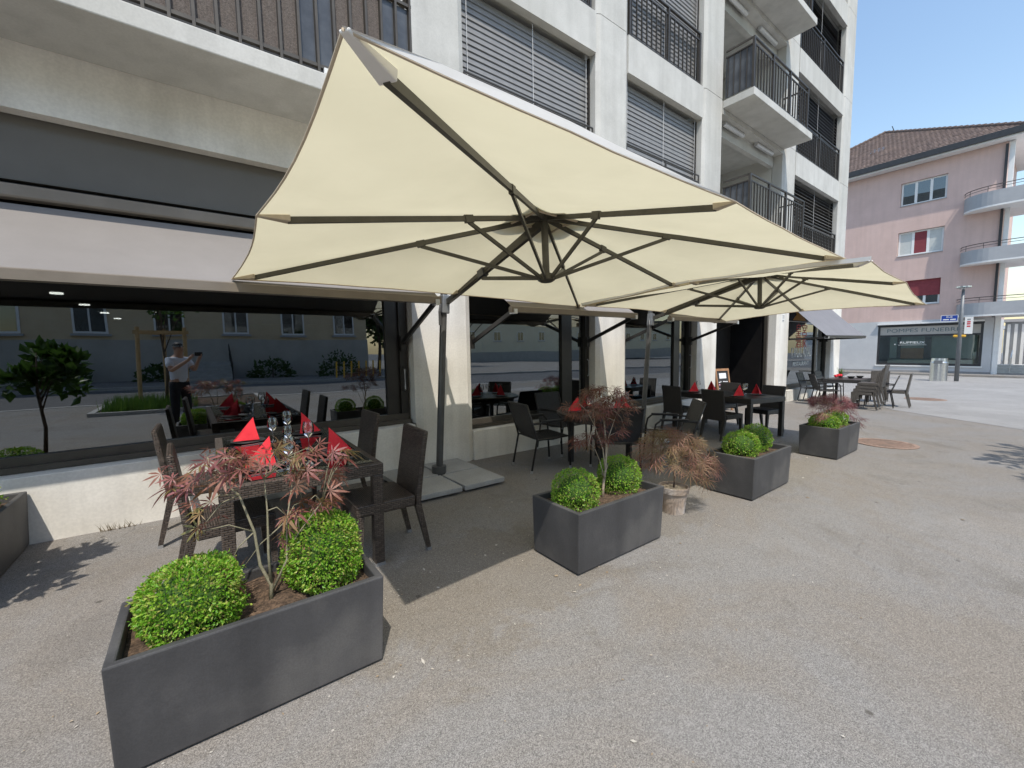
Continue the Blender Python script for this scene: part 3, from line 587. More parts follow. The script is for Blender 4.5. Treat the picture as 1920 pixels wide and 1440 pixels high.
# ================================================================== PARASOLS
def parasol(c, yaw_, tx, ty, a, b, dm, pk, base, joint, label, mast, second=False):
    U = thing('cantilever_parasol', label, 'parasol', upright=True, group='rectangular cantilever parasols')
    c = Vector(c); cy_, sy_ = math.cos(yaw_), math.sin(yaw_)
    ex = Vector((cy_,sy_,tx)); ey = Vector((-sy_,cy_,ty)); ez = Vector((-tx*cy_+ty*sy_,-tx*sy_-ty*cy_,1)).normalized()
    K = c+ez*pk
    rim = []   # eight rib ends, corner / mid alternately
    for sx,sy in ((-1,-1),(0,-1),(1,-1),(1,0),(1,1),(0,1),(-1,1),(-1,0)):
        rim.append(c+ex*(a*sx)+ey*(b*sy)+ez*(dm if 0 in (sx,sy) else 0))
    cv = MB(); NR, NS = 12, 8
    def pnt(i, t, r):     # panel i, t along the edge, r from the hub
        p, q = rim[i], rim[(i+1)%8]; e = p.lerp(q,t)
        e = e.lerp(K, .02*math.sin(math.pi*t))
        pos = K.lerp(e, r); sag = -.05*math.sin(math.pi*r)*math.sin(math.pi*t)
        pos = pos+ez*sag
        wob = noise.noise(pos*2.3)*.012*math.sin(math.pi*t)*r
        return pos+ez*wob
    for i in range(8):
        for k in range(NR):
            r0, r1 = .06+.94*k/NR, .06+.94*(k+1)/NR
            for j in range(NS):
                cv.add([pnt(i,j/NS,r0),pnt(i,j/NS,r1),pnt(i,(j+1)/NS,r1),pnt(i,(j+1)/NS,r0)],[(0,1,2,3)])
    C_ = cv.build('canopy','canopy_cloth',U,smooth=True)
    mdw = C_.modifiers.new('weld','WELD'); mdw.merge_threshold = .002
    for i in range(8):   # hem along each edge
        pts = [pnt(i,j/NS,1)-ez*.004 for j in range(NS+1)]
        MB().tube(pts,.005,6).build('hem','hem_tape',C_)
        vh = {6:.036,7:.036}.get(i,0) if second else {0:.03}.get(i,0)
        if not vh: continue
        outw = ((rim[i]+rim[(i+1)%8])/2-c).normalized()*.006; vb = MB()
        hv = (lambda t: vh) if second else (lambda t: vh*math.sin(math.pi*min(1,t)**.6))
        for j in range(NS): vb.quad(pts[j]+outw,pts[j+1]+outw,pts[j+1]+outw*2+ez*hv((j+1)/NS),pts[j]+outw*2+ez*hv(j/NS))
        vb.build('valance','canopy_top',C_)
    # vent flap above the hub
    vt = MB(); q = [K+(rim[i]-K)*.17+ez*.05 for i in (0,2,4,6)]; vt.add([K+ez*.09]+q,[(0,1,2),(0,2,3),(0,3,4),(0,4,1)]); vt.build('vent_flap','canopy_top',U)
    q = [K+(rim[i]-K)*(.11 if i%2==0 else .1)-ez*.02 for i in range(8)]; MB().tube(q+[q[0]],.01,6).build('vent_hem','hem_tape',U)
    H = K-ez*mast
    MB().tube([K+ez*.02,H],.03,12).build('mast','umbrella_metal',U)
    MB().tube([H+ez*.035,H-ez*.02,H-ez*.035],[.055,.075,.05],16).build('lower_hub','umbrella_metal',U)
    MB().tube([K-ez*.0,K-ez*.06],.05,12).build('upper_hub','umbrella_metal',U)
    for i in range(8):
        e = rim[i]; d = (e-K)
        s0 = K+d*.02-ez*.03; s1 = K+d*.93-ez*.03
        rb = MB().bar(s0,s1,.022,.036,ez).build('rib','umbrella_metal',U)
        # sewn end pocket
        w0 = K+d*.925-ez*.018; w1 = K+d*1.0-ez*.006
        dn = d.normalized(); xs = dn.cross(ez).normalized(); q0 = [w0+xs*.034+ez*.01,w0-xs*.034+ez*.01,w0-xs*.03-ez*.026,w0+xs*.03-ez*.026]; q1 = [w1+xs*.016+ez*.006,w1-xs*.016+ez*.006,w1-xs*.012-ez*.004,w1+xs*.012-ez*.004]
        MB().add(q0+q1,[(0,1,2,3),(7,6,5,4),(0,4,5,1),(1,5,6,2),(2,6,7,3),(3,7,4,0)]).build('pocket','canopy_top' if i == 0 else 'pocket_cloth',rb,bevel=.004)
        f = .4 if i%2==0 else .36
        s = K+d*f-ez*.055
        if i == 5: continue      # this rib runs along the arm
        st = MB().bar(H+d.normalized()*.05,s,.018,.028,ez).build('strut','umbrella_metal',U)
        MB().bar(s-d.normalized()*.035+ez*.025,s+d.normalized()*.035+ez*.025,.032,.06,ez).build('rib_joint','umbrella_metal',st)
    base = Vector(base); J = Vector(joint)
    dirp = (J-base).normalized()
    MB().tube([base+Vector((0,0,.05)),J+dirp*.25],.042,16).build('pole','pole_metal',U,smooth=False)
    MB().tube([base+Vector((0,0,.045)),base+Vector((0,0,.17)),base+Vector((0,0,.175))],[.088,.088,.05],20).build('pole_socket','pole_metal',U)
    # cross foot under the ballast slabs
    MB().box(base.x-.5,base.x+.5,base.y-.02,base.y+.02,base.z+.004,base.z+.03).box(base.x-.02,base.x+.02,base.y-.45,base.y-.03,base.z+.004,base.z+.03).build('foot_cross','umbrella_metal',U)
    A1 = K-ez*.07; ad = (A1-J).normalized()
    MB().bar(J-ad*.02+Vector((.02,0,0)),A1,.042,.06).build('arm','umbrella_metal',U)
    ck = MB().bar(J-dirp*.12+Vector((0,-.02,0)),J+dirp*.1+Vector((0,-.02,0)),.1,.1,(0,1,0)).build('crank_housing','crank_metal',U,bevel=.012)
    MB().tube([J+Vector((-.06,-.03,-.02)),J+Vector((-.085,-.05,-.1)),J+Vector((-.085,-.05,-.26))],.014,8).build('crank_handle','pole_metal',ck)
    cl = J.lerp(A1,.47)
    MB().bar(cl-ad*.05,cl+ad*.05,.07,.09).build('arm_clamp','pole_metal',U)
    MB().bar(cl+Vector((0,0,-.06)),H,.03,.035,ez).build('stay','umbrella_metal',U)
    return U
parasol((2.435,2.713,2.234),.022,-.012,-.054,2.134,1.563,.038,.4555,(2.27,4.53,-.041),(2.405,4.53,2.1),'large cream parasol over the nearest set table',.54)
parasol((6.569,2.686,2.115),.062,-.032,-.033,2.124,1.554,.076,.468,(6.42,4.56,-.116),(6.62,4.56,2.03),'second cream parasol, partly behind the large one',.49,True)
slabm = MB().box(-.27,.27,-.27,.27,0,.055).mesh('ballast_slab','slab_concrete')
for (bx,by),who in (((2.24,4.44),'large parasol'),((6.4,4.45),'second parasol')):
    for sx,sy,nm in ((-1,-1,'front left'),(1,-1,'front right'),(-1,1,'rear left'),(1,1,'rear right')):
        o = bpy.data.objects.new('ballast_slab',slabm); COL.objects.link(o); o.location = (bx+sx*.285,by+sy*.285,.03); o.rotation_euler = (0,0,R(random.Random(int(bx*10)+sx*3+sy).uniform(-1.5,1.5)))
        tag(o,f'grey concrete ballast slab, {nm} of the four under the {who}','slab','parasol ballast slabs')
        bv = o.modifiers.new('bevel','BEVEL'); bv.width = .006; bv.segments = 2

# ================================================================== PLANTERS AND PLANTS
def planter(x, y, label, lx=1.01, ly=.5, h=.45, rz=0):
    P = thing('planter', label, 'planter', (x,y,0), R(rz), 'dark grey rectangular planters')
    t = .035; a, b = lx/2, ly/2; s = MB()
    o_ = [(-a+.012,-b+.012,.012),(a-.012,-b+.012,.012),(a-.012,b-.012,.012),(-a+.012,b-.012,.012),(-a,-b,h),(a,-b,h),(a,b,h),(-a,b,h),
          (-a+t,-b+t,h),(a-t,-b+t,h),(a-t,b-t,h),(-a+t,b-t,h),(-a+t,-b+t,h-.16),(a-t,-b+t,h-.16),(a-t,b-t,h-.16),(-a+t,b-t,h-.16)]
    s.add(o_,[(0,3,2,1),(0,1,5,4),(1,2,6,5),(2,3,7,6),(3,0,4,7),(4,5,9,8),(5,6,10,9),(6,7,11,10),(7,4,8,11),(8,9,13,12),(9,10,14,13),(10,11,15,14),(11,8,12,15),(12,13,14,15)])
    s.build('box','planter_grey',P,bevel=.007)
    n = 14; so = MB(); vs = []; rr = random.Random(int(x*31))
    for j in range(n+1):
        for i in range(n+1):
            u, v = -a+t+.001+(lx-2*t-.002)*i/n, -b+t+.001+(ly-2*t-.002)*j/n
            vs.append((u,v,h-.06+.03*noise.noise(Vector((u*5+x,v*5,0)))+rr.uniform(-.006,.006)))
    so.add(vs,[(j*(n+1)+i,j*(n+1)+i+1,(j+1)*(n+1)+i+1,(j+1)*(n+1)+i) for j in range(n) for i in range(n)])
    so.build('soil','soil',P)
    MB().box(-a+.05,a-.05,-b+.05,b-.05,0,.013).build('base_plate','frame_dark',P)
    return P
PL = {0:(-1.435,4.33),1:(.15,2.215),2:(2.495,2.165),3:(4.98,2.085),4:(7.68,2.075)}
planter(*PL[0],'dark planter against the wall at the left edge',ly=1.3,lx=.5)
planter(*PL[1],'nearest dark planter, in front of the set table')
planter(*PL[2],'second dark planter, in front of the round table')
planter(*PL[3],'third dark planter, beside the potted maple',rz=.8)
planter(*PL[4],'farthest dark planter, beside the rusty drain cover')

def leafcloud(mb, pts, size, rnd, droop=.2, aspect=.55):
    for p, nrm in pts:
        s = size*rnd.uniform(.7,1.3); nrm = Vector(nrm).normalized()
        t = Vector((rnd.gauss(0,1),rnd.gauss(0,1),rnd.gauss(0,1))); d = (nrm*rnd.uniform(.35,1.2)+t.cross(nrm).normalized()*rnd.uniform(.4,1)).normalized()
        x = d.cross(Vector((rnd.gauss(0,1),rnd.gauss(0,1),rnd.gauss(0,1)))).normalized()
        n2 = x.cross(d); p = Vector(p)
        mb.add([p, p+d*s*.5+x*s*aspect*.5+n2*s*.1, p+d*s, p+d*s*.5-x*s*aspect*.5+n2*s*.1],[(0,1,2),(0,2,3)])
def boxwood(x, y, z, rx, ry, rz_, label, n, size, seed, square=2.0):
    S = thing('boxwood_shrub', label, 'shrub', (x,y,z), rnd.uniform(0,.3), 'clipped boxwood shrubs in the planters')
    rr = random.Random(seed); pts = []
    for i in range(n):
        zz = rr.uniform(-.75,1); ph = rr.uniform(0,6.283); rad = math.sqrt(max(0,1-zz*zz)); d = Vector((rad*math.cos(ph),rad*math.sin(ph),zz))
        k = (abs(d.x)**square+abs(d.y)**square+abs(d.z)**square)**(-1/square)
        lump = 1+.09*noise.noise(d*2.3+Vector((seed,0,0)))+.07*noise.noise(d*5.5+Vector((0,seed,0)))
        r = k*lump*(1-abs(rr.gauss(0,.07)))
        pts.append(((d.x*r*rx,d.y*r*ry,d.z*r*rz_),d))
    mb = MB(); leafcloud(mb,pts,size,rr); 
    for i in range(int(n*.025)):   # stray shoots
        p, d = pts[i]; d = Vector(d); p = Vector(p)
        leafcloud(mb,[(p+d*size*q,d) for q in (.3,.8,1.3)],size*.9,rr)
    f = mb.build('foliage','boxwood_leaf',S); f['kind'] = 'stuff'
    cm = MB(); NN = 12  # solid dark core, added inside the foliage to block light between the leaves
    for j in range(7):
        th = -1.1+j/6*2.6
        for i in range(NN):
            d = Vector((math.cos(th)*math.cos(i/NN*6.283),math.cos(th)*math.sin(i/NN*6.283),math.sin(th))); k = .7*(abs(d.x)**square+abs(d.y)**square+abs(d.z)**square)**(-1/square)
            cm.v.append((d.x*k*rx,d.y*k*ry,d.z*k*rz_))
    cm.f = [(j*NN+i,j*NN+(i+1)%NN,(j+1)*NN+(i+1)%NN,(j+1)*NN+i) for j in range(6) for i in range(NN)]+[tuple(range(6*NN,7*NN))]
    cm.build('light_block_core','boxwood_core',S,smooth=True)
    MB().tube([(0,0,-rz_*1.1),(0,0,0)],.02,6).build('stem','bark',S)
    return S
boxwood(-.1,2.2,.5,.175,.185,.15,'squarish boxwood shrub at the left end of the nearest planter',8500,.016,11,2.9)
boxwood(.43,2.235,.545,.165,.185,.19,'taller boxwood shrub at the right end of the nearest planter',8500,.016,12,2.8)
boxwood(2.215,2.17,.505,.185,.18,.165,'round boxwood ball at the left end of the second planter',4200,.0145,13)
boxwood(2.76,2.19,.51,.185,.18,.175,'round boxwood ball at the right end of the second planter',4200,.0145,14)
boxwood(4.83,2.12,.5,.2,.19,.16,'round boxwood ball at the near end of the third planter',3000,.017,15)
boxwood(5.24,2.14,.52,.17,.17,.17,'smaller boxwood ball at the far end of the third planter',2600,.017,16)
boxwood(7.5,2.1,.485,.23,.19,.12,'low boxwood cushion at the near end of the farthest planter',2000,.024,17)
boxwood(7.95,2.1,.5,.16,.17,.13,'low boxwood cushion at the far end of the farthest planter',1500,.024,18)
boxwood(-1.45,4.62,.5,.2,.2,.17,'boxwood shrub in the planter at the left edge',2600,.022,19)

def maple_leaf_mesh(name, rnd_, lobes=7, w=.16, m='maple_leaf'):
    mb = MB(); mb.v.append((0,0,0))
    for i in range(lobes):
        u = (i-(lobes-1)/2)/((lobes-1)/2); ang = u*R(118); ln = (1-.42*abs(u)**1.5)*rnd_.uniform(.9,1.08)
        d = Vector((math.sin(ang),math.cos(ang),0)); s = Vector((d.y,-d.x,0)); dr = -.38*ln*ln*rnd_.uniform(.5,1.4)
        b = len(mb.v); wd = w*ln*(.8 if abs(u)>.8 else 1)
        mb.v += [tuple(d*ln*.42+s*wd*.5+Vector((0,0,dr*.25+.02))), tuple(d*ln*.42-s*wd*.5+Vector((0,0,dr*.25+.02))), tuple(d*ln*.74+s*wd*.36+Vector((0,0,dr*.6))), tuple(d*ln*.74-s*wd*.36+Vector((0,0,dr*.6))), tuple(d*ln+Vector((0,0,dr)))]
        mb.f += [(0,b,b+1),(b,b+2,b+3,b+1),(b+2,b+4,b+3)]
    mb.v.append((0,-.55,.12)); mb.v.append((.012,-.55,.12)); mb.v.append((.012,0,0)); n = len(mb.v); mb.f.append((0,n-1,n-2,n-3))
    return mb
def orient(dirv, upv=(0,0,1), twist=0):
    y = Vector(dirv).normalized(); z = Vector(upv); z = (z-y*z.dot(y)); z = z.normalized() if z.length>1e-3 else Vector((1,0,0)); x = y.cross(z)
    return Matrix((x,y,z)).transposed().to_quaternion() @ Quaternion((0,1,0),twist)
def maple(x, y, z, label, stems, seed, leafsize, nleaf, mleaf, bark, crown, as_objects, lobes=7, lw=.17, rad=.011, twigs=22, group=None, droop=.3, spread=1):
    """stems: list of polylines (local). crown: ellipsoids (cx,cy,cz,rx,ry,rz) that the leaves fill"""
    T = thing('japanese_maple', label, 'small tree', (x,y,z), 0, group)
    rr = random.Random(seed); tr = MB(); ends = []
    for st in stems:
        k = len(st); r0 = rad*st[0][3] if len(st[0])>3 else rad
        tr.tube([p[:3] for p in st],[max(.0022,r0*(1-.72*i/(k-1))) for i in range(k)],7); ends += [Vector(p[:3]) for p in st[k//2:]]
    pts = []
    tot = sum(c[3]*c[4]*c[5] for c in crown)
    for c in crown:
        for i in range(int(nleaf*c[3]*c[4]*c[5]/tot)+1):
            while 1:
                v = Vector((rr.uniform(-1,1),rr.uniform(-1,1),rr.uniform(-1,1)))
                if v.length<1: break
            v = v.normalized()*(v.length**.6)
            pts.append(Vector((c[0]+v.x*c[3],c[1]+v.y*c[4],c[2]+v.z*c[5])))
    for i in range(twigs):
        p = rr.choice(pts); e = min(ends,key=lambda q:(q-p).length+rr.uniform(0,.12)); mid = e.lerp(p,.5)+Vector((0,0,.03*spread))
        tr.tube([e,mid,p],[.0035,.0025,.0014],5)
    tr.build('trunk',bark,T,smooth=True)
    cen = Vector((0,0,0))
    for p in pts: cen += p
    cen /= len(pts)
    if as_objects:
        ms = [maple_leaf_mesh('leaf',rr,lobes,lw).mesh('leaf',mleaf) for _ in range(4)]
        for p in pts:
            d = Vector((p.x-cen.x+rr.gauss(0,.1),p.y-cen.y+rr.gauss(0,.1),-droop*rr.uniform(-.2,1.6)*.2)); 
            inst('leaf',rr.choice(ms),T,p,orient(d,(rr.gauss(0,.25),rr.gauss(0,.25),1),rr.gauss(0,.5)),leafsize*rr.uniform(.65,1.25))
    else:
        ms = [maple_leaf_mesh('leaf',rr,lobes,lw) for _ in range(3)]; mb = MB()
        for p in pts:
            q = orient(Vector((p.x-cen.x+rr.gauss(0,.06),p.y-cen.y+rr.gauss(0,.06),-droop*rr.uniform(-.1,1.5)*.25)),(rr.gauss(0,.3),rr.gauss(0,.3),1),rr.gauss(0,.5)); s = leafsize*rr.uniform(.6,1.25); l = rr.choice(ms)
            mb.add([p+(q @ Vector(v))*s for v in l.v], l.f)
        f = mb.build('foliage',mleaf,T); f['kind'] = 'stuff'
    return T
G_ = 'japanese maples along the terrace'
maple(.19,2.18,.37,'bronze-red maple with slender green stems in the nearest planter',
 [[(0,0,0,1.1),(.004,0,.1),(-.035,.02,.2),(-.05,.03,.36),(-.1,.05,.54),(-.2,.08,.66)],[(.003,0,.1,.8),(.0,.01,.25),(.005,.02,.45),(-.0,.03,.6)],[(.003,0,.06,.8),(.075,.0,.2),(.085,.03,.38),(.12,.05,.56)],[(.08,.0,.24,.5),(.13,-.02,.33),(.23,-.04,.46)]],
 21,.08,160,'maple_leaf','bark_green',[(-.2,.12,.66,.2,.17,.1),(.03,.1,.67,.22,.18,.11),(.22,.02,.52,.13,.13,.12),(.24,0,.66,.14,.13,.09),(.16,.05,.33,.12,.11,.13),(-.1,.06,.16,.1,.08,.05),(-.24,.05,.48,.1,.1,.07)],True,7,.155,.0095,40,G_)
maple(2.53,2.17,.37,'dark red maple between the two boxwood balls of the second planter',
 [[(0,0,0,1.3),(.02,.01,.12),(.055,.02,.22),(.06,.02,.42),(.03,.02,.62),(.02,.03,.8)],[(.055,.02,.2,.7),(.02,.02,.4),(-.07,.03,.6)],[(.058,.02,.3,.7),(.09,.02,.5),(.2,.03,.68)],[(.03,.01,.16,.5),(-.01,0,.24),(-.04,0,.32)],[(.05,.02,.2,.5),(.09,.02,.27)]],
 22,.078,290,'maple_leaf_dark','bark_pale',[(-.14,.05,.74,.2,.18,.075),(.08,.08,.83,.2,.18,.085),(.25,.03,.74,.14,.14,.07),(-.17,.0,.5,.17,.12,.055),(.12,.02,.58,.18,.13,.11)],True,7,.12,.01,30,G_)
# lace-leaf maple in a clay pot
PT = thing('flower_pot','pale clay pot holding the lace-leaf maple, between the second and third planters','pot',(3.61,2.2,0))
MB().lathe([(0,.0),(.105,.0),(.125,.2),(.14,.2),(.145,.255),(.128,.255),(.122,.2),(0,.2)],28).build('pot','terracotta',PT,smooth=False)
MB().lathe([(.0,.236),(.06,.238),(.126,.23)],18).build('soil','bark_pale',PT)
maple(3.61,2.2,.21,'bronze lace-leaf maple weeping from a clay pot',
 [[(0,0,0,1.2),(.01,0,.1),(-.005,0,.2),(.0,.01,.28)],[(0,0,.18,.8),(-.08,.0,.32),(-.2,.02,.4)],[(0,0,.2,.8),(.08,-.01,.33),(.22,-.02,.4)],[(0,0,.2,.7),(.02,.07,.36),(.03,.16,.44)],[(0,0,.2,.7),(0,-.08,.36),(.02,-.18,.4)]],
 23,.115,330,'maple_lace_leaf','bark',[(0,.02,.48,.32,.28,.12),(-.26,.05,.36,.16,.2,.12),(.3,-.05,.3,.16,.2,.14),(.18,-.2,.24,.18,.12,.13),(-.05,-.2,.3,.2,.12,.1)],False,9,.06,.009,80,G_,1.3)
maple(7.72,2.1,.36,'purple lace-leaf maple rising from the farthest planter',
 [[(0,0,0,1),(.02,0,.15),(-.02,.01,.26),(-.04,.02,.4)],[(.03,0,.02,.8),(.06,.01,.2),(.2,.02,.34)],[(-.02,0,.02,.8),(-.05,.0,.2),(-.2,0,.28)]],
 24,.1,210,'maple_purple_leaf','bark_pale',[(.05,.02,.42,.36,.26,.13),(-.38,.02,.26,.2,.16,.06),(.45,-.1,.3,.2,.16,.14),(.55,-.2,.12,.12,.1,.12)],False,9,.07,.008,40,G_,1.2)
# fig-like young tree and a red maple in the left planter: outside the frame, casting the leaf shadows and mirrored in the glass
def leafy_tree(x, y, z, label, cat_name, h, crown, n, size, mleaf, bark, seed, rad=.03, limbs=8, kind='tree', group=None):
    T = thing(cat_name, label, kind, (x,y,z), 0, group); rr = random.Random(seed); tr = MB()
    tr.tube([(0,0,0),(.02*h,.01*h,h*.3),(-.01*h,.02*h,h*.6),(0,0,h*.92)],[rad,rad*.8,rad*.6,rad*.2],9)
    mb = MB(); pts = []; tot = sum(c[3]*c[4]*c[5] for c in crown)
    for c in crown:
        cl = []
        for i in range(max(3,int(14*c[3]*c[4]*c[5]/tot))):
            v = Vector((rr.gauss(0,.5),rr.gauss(0,.5),rr.gauss(0,.5))); cl.append((Vector((c[0]+v.x*c[3],c[1]+v.y*c[4],c[2]+v.z*c[5])),rr.uniform(.22,.5)))
        for i in range(int(n*c[3]*c[4]*c[5]/tot)):
            q, s = rr.choice(cl); v = Vector((rr.gauss(0,1),rr.gauss(0,1),rr.gauss(0,1))).normalized()*rr.random()**.4*s
            pts.append((q+Vector((v.x*c[3],v.y*c[4],v.z*c[5])),v+Vector((0,0,.2))))
    leafcloud(mb,pts,size,rr,aspect=.6)
    for i in range(limbs):
        p = rr.choice(pts)[0]; z0 = rr.uniform(.4,.85)*h; tr.tube([(0,0,z0),tuple(Vector((0,0,z0)).lerp(p,.5)+Vector((0,0,.06*h))),tuple(p)],[rad*.4,rad*.25,rad*.08],6)
    tr.build('trunk',bark,T,smooth=True); f = mb.build('crown',mleaf,T); f['kind'] = 'stuff'
    return T
leafy_tree(-1.4,3.95,.37,'young broad-leaved tree in the left planter, seen mirrored in the window','young_tree',1.3,[(.05,-.35,1.05,.3,.3,.26),(.1,-.6,.85,.22,.22,.16),(-.1,-.1,.9,.25,.25,.2)],420,.13,'green_leaf','bark',31,.02)

# ================================================================== FURNITURE
def wicker_chair_proto(m, name='wicker_chair', h=.96):
    T = thing(name,'','chair')
    s = MB().box(-.225,.225,-.2,.24,.385,.47); s.build('seat',m,T,bevel=.015)
    b = MB(); n = 9; vs = []
    for i in range(n):
        t = i/(n-1); z = .36+(h-.36)*t; y = -.2-.012*math.sin(t*math.pi)-.085*t**1.7; th = .05-.012*t
        wv = .225-.006*math.sin(t*math.pi)
        vs += [(-wv,y,z),(wv,y,z),(wv,y-th,z-.006),(-wv,y-th,z-.006)]
    fs = [(4*i+j,4*i+(j+1)%4,4*(i+1)+(j+1)%4,4*(i+1)+j) for i in range(n-1) for j in range(4)]+[(3,2,1,0),(4*n-4,4*n-3,4*n-2,4*n-1)]
    b.add(vs,fs).build('backrest',m,T,bevel=.02)
    for sx in (-1,1):
        for yb,yt,spl in ((-.31,-.225,0),(.225,.21,0)):
            x = sx*.2; l = MB(); t0,t1 = .016,.024
            l.add([(x-t0,yb-t0,.02),(x+t0,yb-t0,.02),(x+t0,yb+t0,.02),(x-t0,yb+t0,.02),(x-t1,yt-t1,.39),(x+t1,yt-t1,.39),(x+t1,yt+t1,.39),(x-t1,yt+t1,.39)],[(0,3,2,1),(4,5,6,7),(0,1,5,4),(1,2,6,5),(2,3,7,6),(3,0,4,7)])
            lo = l.build('leg',m,T); MB().box(x-t0-.002,x+t0+.002,yb-t0-.002,yb+t0+.002,0,.025).build('foot_cap','foot_grey',lo)
    return T
def arm_chair_proto(name='armchair'):
    T = thing(name,'','chair')
    def tb(pts,r=.0135): return MB().tube(pts,r,8)
    MB().add([(-.235,-.23,.43),(.235,-.23,.43),(.235,0,.415),(-.235,0,.415),(.235,.25,.445),(-.235,.25,.445)],[(0,1,2,3),(3,2,4,5)]).add([(-.235,-.23,.418),(.235,-.23,.418),(.235,0,.403),(-.235,0,.403),(.235,.25,.433),(-.235,.25,.433)],[(3,2,1,0),(5,4,2,3)]).build('seat','textilene',T)
    bk = MB(); n = 7; vs = []
    for i in range(n):
        t = i/(n-1); z = .45+.43*t; y = -.23-.15*t-.02*math.sin(t*3.1)
        vs += [(-.235,y,z),(.235,y,z),(.235,y-.012,z),(-.235,y-.012,z)]
    bk.add(vs,[(4*i+j,4*i+(j+1)%4,4*(i+1)+(j+1)%4,4*(i+1)+j) for i in range(n-1) for j in range(4)]+[(3,2,1,0),(4*n-4,4*n-3,4*n-2,4*n-1)]).build('backrest','textilene',T)
    for sx in (-1,1):
        x = sx*.25
        tb([(x,-.33,.02),(x,-.25,.42),(x,-.27,.5),(x,-.4,.885)]).build('rear_frame','arm_black',T,smooth=True)
        f = tb([(x*1.04,.27,.02),(x*1.04,.24,.5),(x*1.05,.22,.6),(x*1.05,.16,.655),(x*1.05,0,.66),(x*1.04,-.2,.645),(x,-.305,.64)]).build('arm_frame','arm_black',T,smooth=True)
        MB().box(x*1.05-.022,x*1.05+.022,-.2,.17,.664,.678).build('armrest','arm_black',T,bevel=.006)
        tb([(x,-.24,.425),(x,.25,.44)],.012).build('seat_rail','arm_black',T)
        for yy in (-.33,.27): MB().tube([(x*(1.04 if yy>0 else 1),yy,0),(x*(1.04 if yy>0 else 1),yy,.035)],.017,10).build('foot_cap','foot_cap',T)
    MB().tube([(-.25,-.405,.885),(.25,-.405,.885)],.0135,8).build('top_rail','arm_black',T)
    return T
used = {}
def place(proto, x, y, rz, label, group, z=0):
    if proto.name not in used: used[proto.name] = 1; o = proto
    else: o = copy_tree(proto)
    o.location = (x,y,z); o.rotation_euler = (0,0,R(rz)); o['label'] = label; o['group'] = group
    return o
wc = wicker_chair_proto('wicker_brown'); wb = wicker_chair_proto('wicker_black','wicker_chair',.9); wg = wicker_chair_proto('wicker_grey','wicker_chair',.95); ac = arm_chair_proto()
gA = 'brown wicker chairs around the nearest table'
place(wc,.1,3.4,-88,'brown wicker chair behind the nearest planter, its back to the left',gA)
place(wc,-.03,4.46,-91,'brown wicker chair by the wide window, far left of the nearest table',gA)
place(wc,1.05,3.14,89,'brown wicker chair at the near right of the nearest table',gA)
place(wc,1.06,4.25,92,'brown wicker chair at the far right of the nearest table, by the parasol pole',gA)
gB = 'black armchairs around the round table'
place(ac,3.68,4.2,-99,'black armchair standing left of the round table',gB)
place(ac,4.5,4.66,178,'black armchair behind the round table, under the window',gB)
place(ac,4.2,3.4,-38,'black armchair with its back to us, in front of the round table',gB)
place(ac,5.08,3.2,46,'black armchair right of the round table, behind the potted maple',gB)
gC = 'black wicker chairs around the third table'
def rot(px,py,cx,cy,a): return cx+px*math.cos(a)-py*math.sin(a), cy+px*math.sin(a)+py*math.cos(a)
T3 = (8.05,3.85,R(-10))
for dx,dy,rz,lb in ((-.62,-.4,-100,'dark wicker chair, near left of the third table'),(-.6,.52,-100,'dark wicker chair, far left of the third table by the pillar'),(.6,-.38,80,'dark wicker chair, near right of the third table'),(.62,.55,80,'dark wicker chair, far right of the third table below the menu board')):
    x,y = rot(dx,dy,*T3); place(wb,x,y,rz,lb,gC)
gD = 'chairs of the far table group'
place(ac,14.45,4.02,-146,'black armchair at the left of the far table, nearest to us',gD)
place(ac,15.1,4.55,180,'black armchair beside the end window at the far table',gD)
place(ac,16.25,4.42,175,'black armchair behind the far table, near the corner pillar',gD)
place(ac,14.98,2.98,8,'black armchair between the chair stack and the lone wicker chair',gD)
place(wg,15.5,2.72,6,'grey-brown wicker chair standing rightmost of the far group',gD)
for k,lb in enumerate(('lowest grey-brown wicker chair of the far stack','second grey-brown wicker chair up in the far stack','third grey-brown wicker chair up in the far stack','topmost grey-brown wicker chair of the far stack')):
    place(wg,14.2,3.12-.045*k,2,lb,'stacked wicker chairs',.085*k)
place(wg,16.5,3.3,95,'grey-brown wicker chair behind the far stack',gD)

def rect_table(x, y, rz, lx, ly, h, m, label, glass=True):
    T = thing('table',label,'table',(x,y,0),rz,'rectangular wicker tables'); a,b = lx/2,ly/2; t = .075
    MB().box(-a,a,-b,-b+t,h-.085,h).box(-a,a,b-t,b,h-.085,h).box(-a,-a+t,-b+t,b-t,h-.085,h).box(a-t,a,-b+t,b-t,h-.085,h).build('apron',m,T,bevel=.006)
    MB().box(-a+t,a-t,-b+t,b-t,h-.055,h-.045).build('woven_top',m,T)
    if glass: MB().box(-a+t-.02,a-t+.02,-b+t-.02,b-t+.02,h+.001,h+.007).build('glass_top','table_glass',T)
    else: MB().box(-a+.01,a-.01,-b+.01,b-.01,h+.001,h+.008).build('top','table_dark',T)
    for sx in (-1,1):
        for sy in (-1,1):
            X,Y = sx*(a-.04),sy*(b-.04); lg_ = MB().box(X-.036,X+.036,Y-.036,Y+.036,.02,h-.086).build('leg',m,T,bevel=.005)
            MB().box(X-.038,X+.038,Y-.038,Y+.038,0,.021).build('foot','foot_grey',lg_)
    return T
T1H,T2H,T3H = .77,.735,.75
rect_table(.53,3.83,R(-1),.98,1.82,T1H-.008,'wicker_brown','brown wicker table with glass top, nearest to the camera')
rect_table(*T3,1.0,1.66,T3H-.008,'wicker_black','black table set for four near the entrance',False)
rect_table(15.35,3.78,R(4),1.5,.85,.74,'wicker_black','far dark table beside the stacked chairs',False)
RT = thing('round_table','round wicker table set behind the dark red maple','table',(4.42,3.84,0))
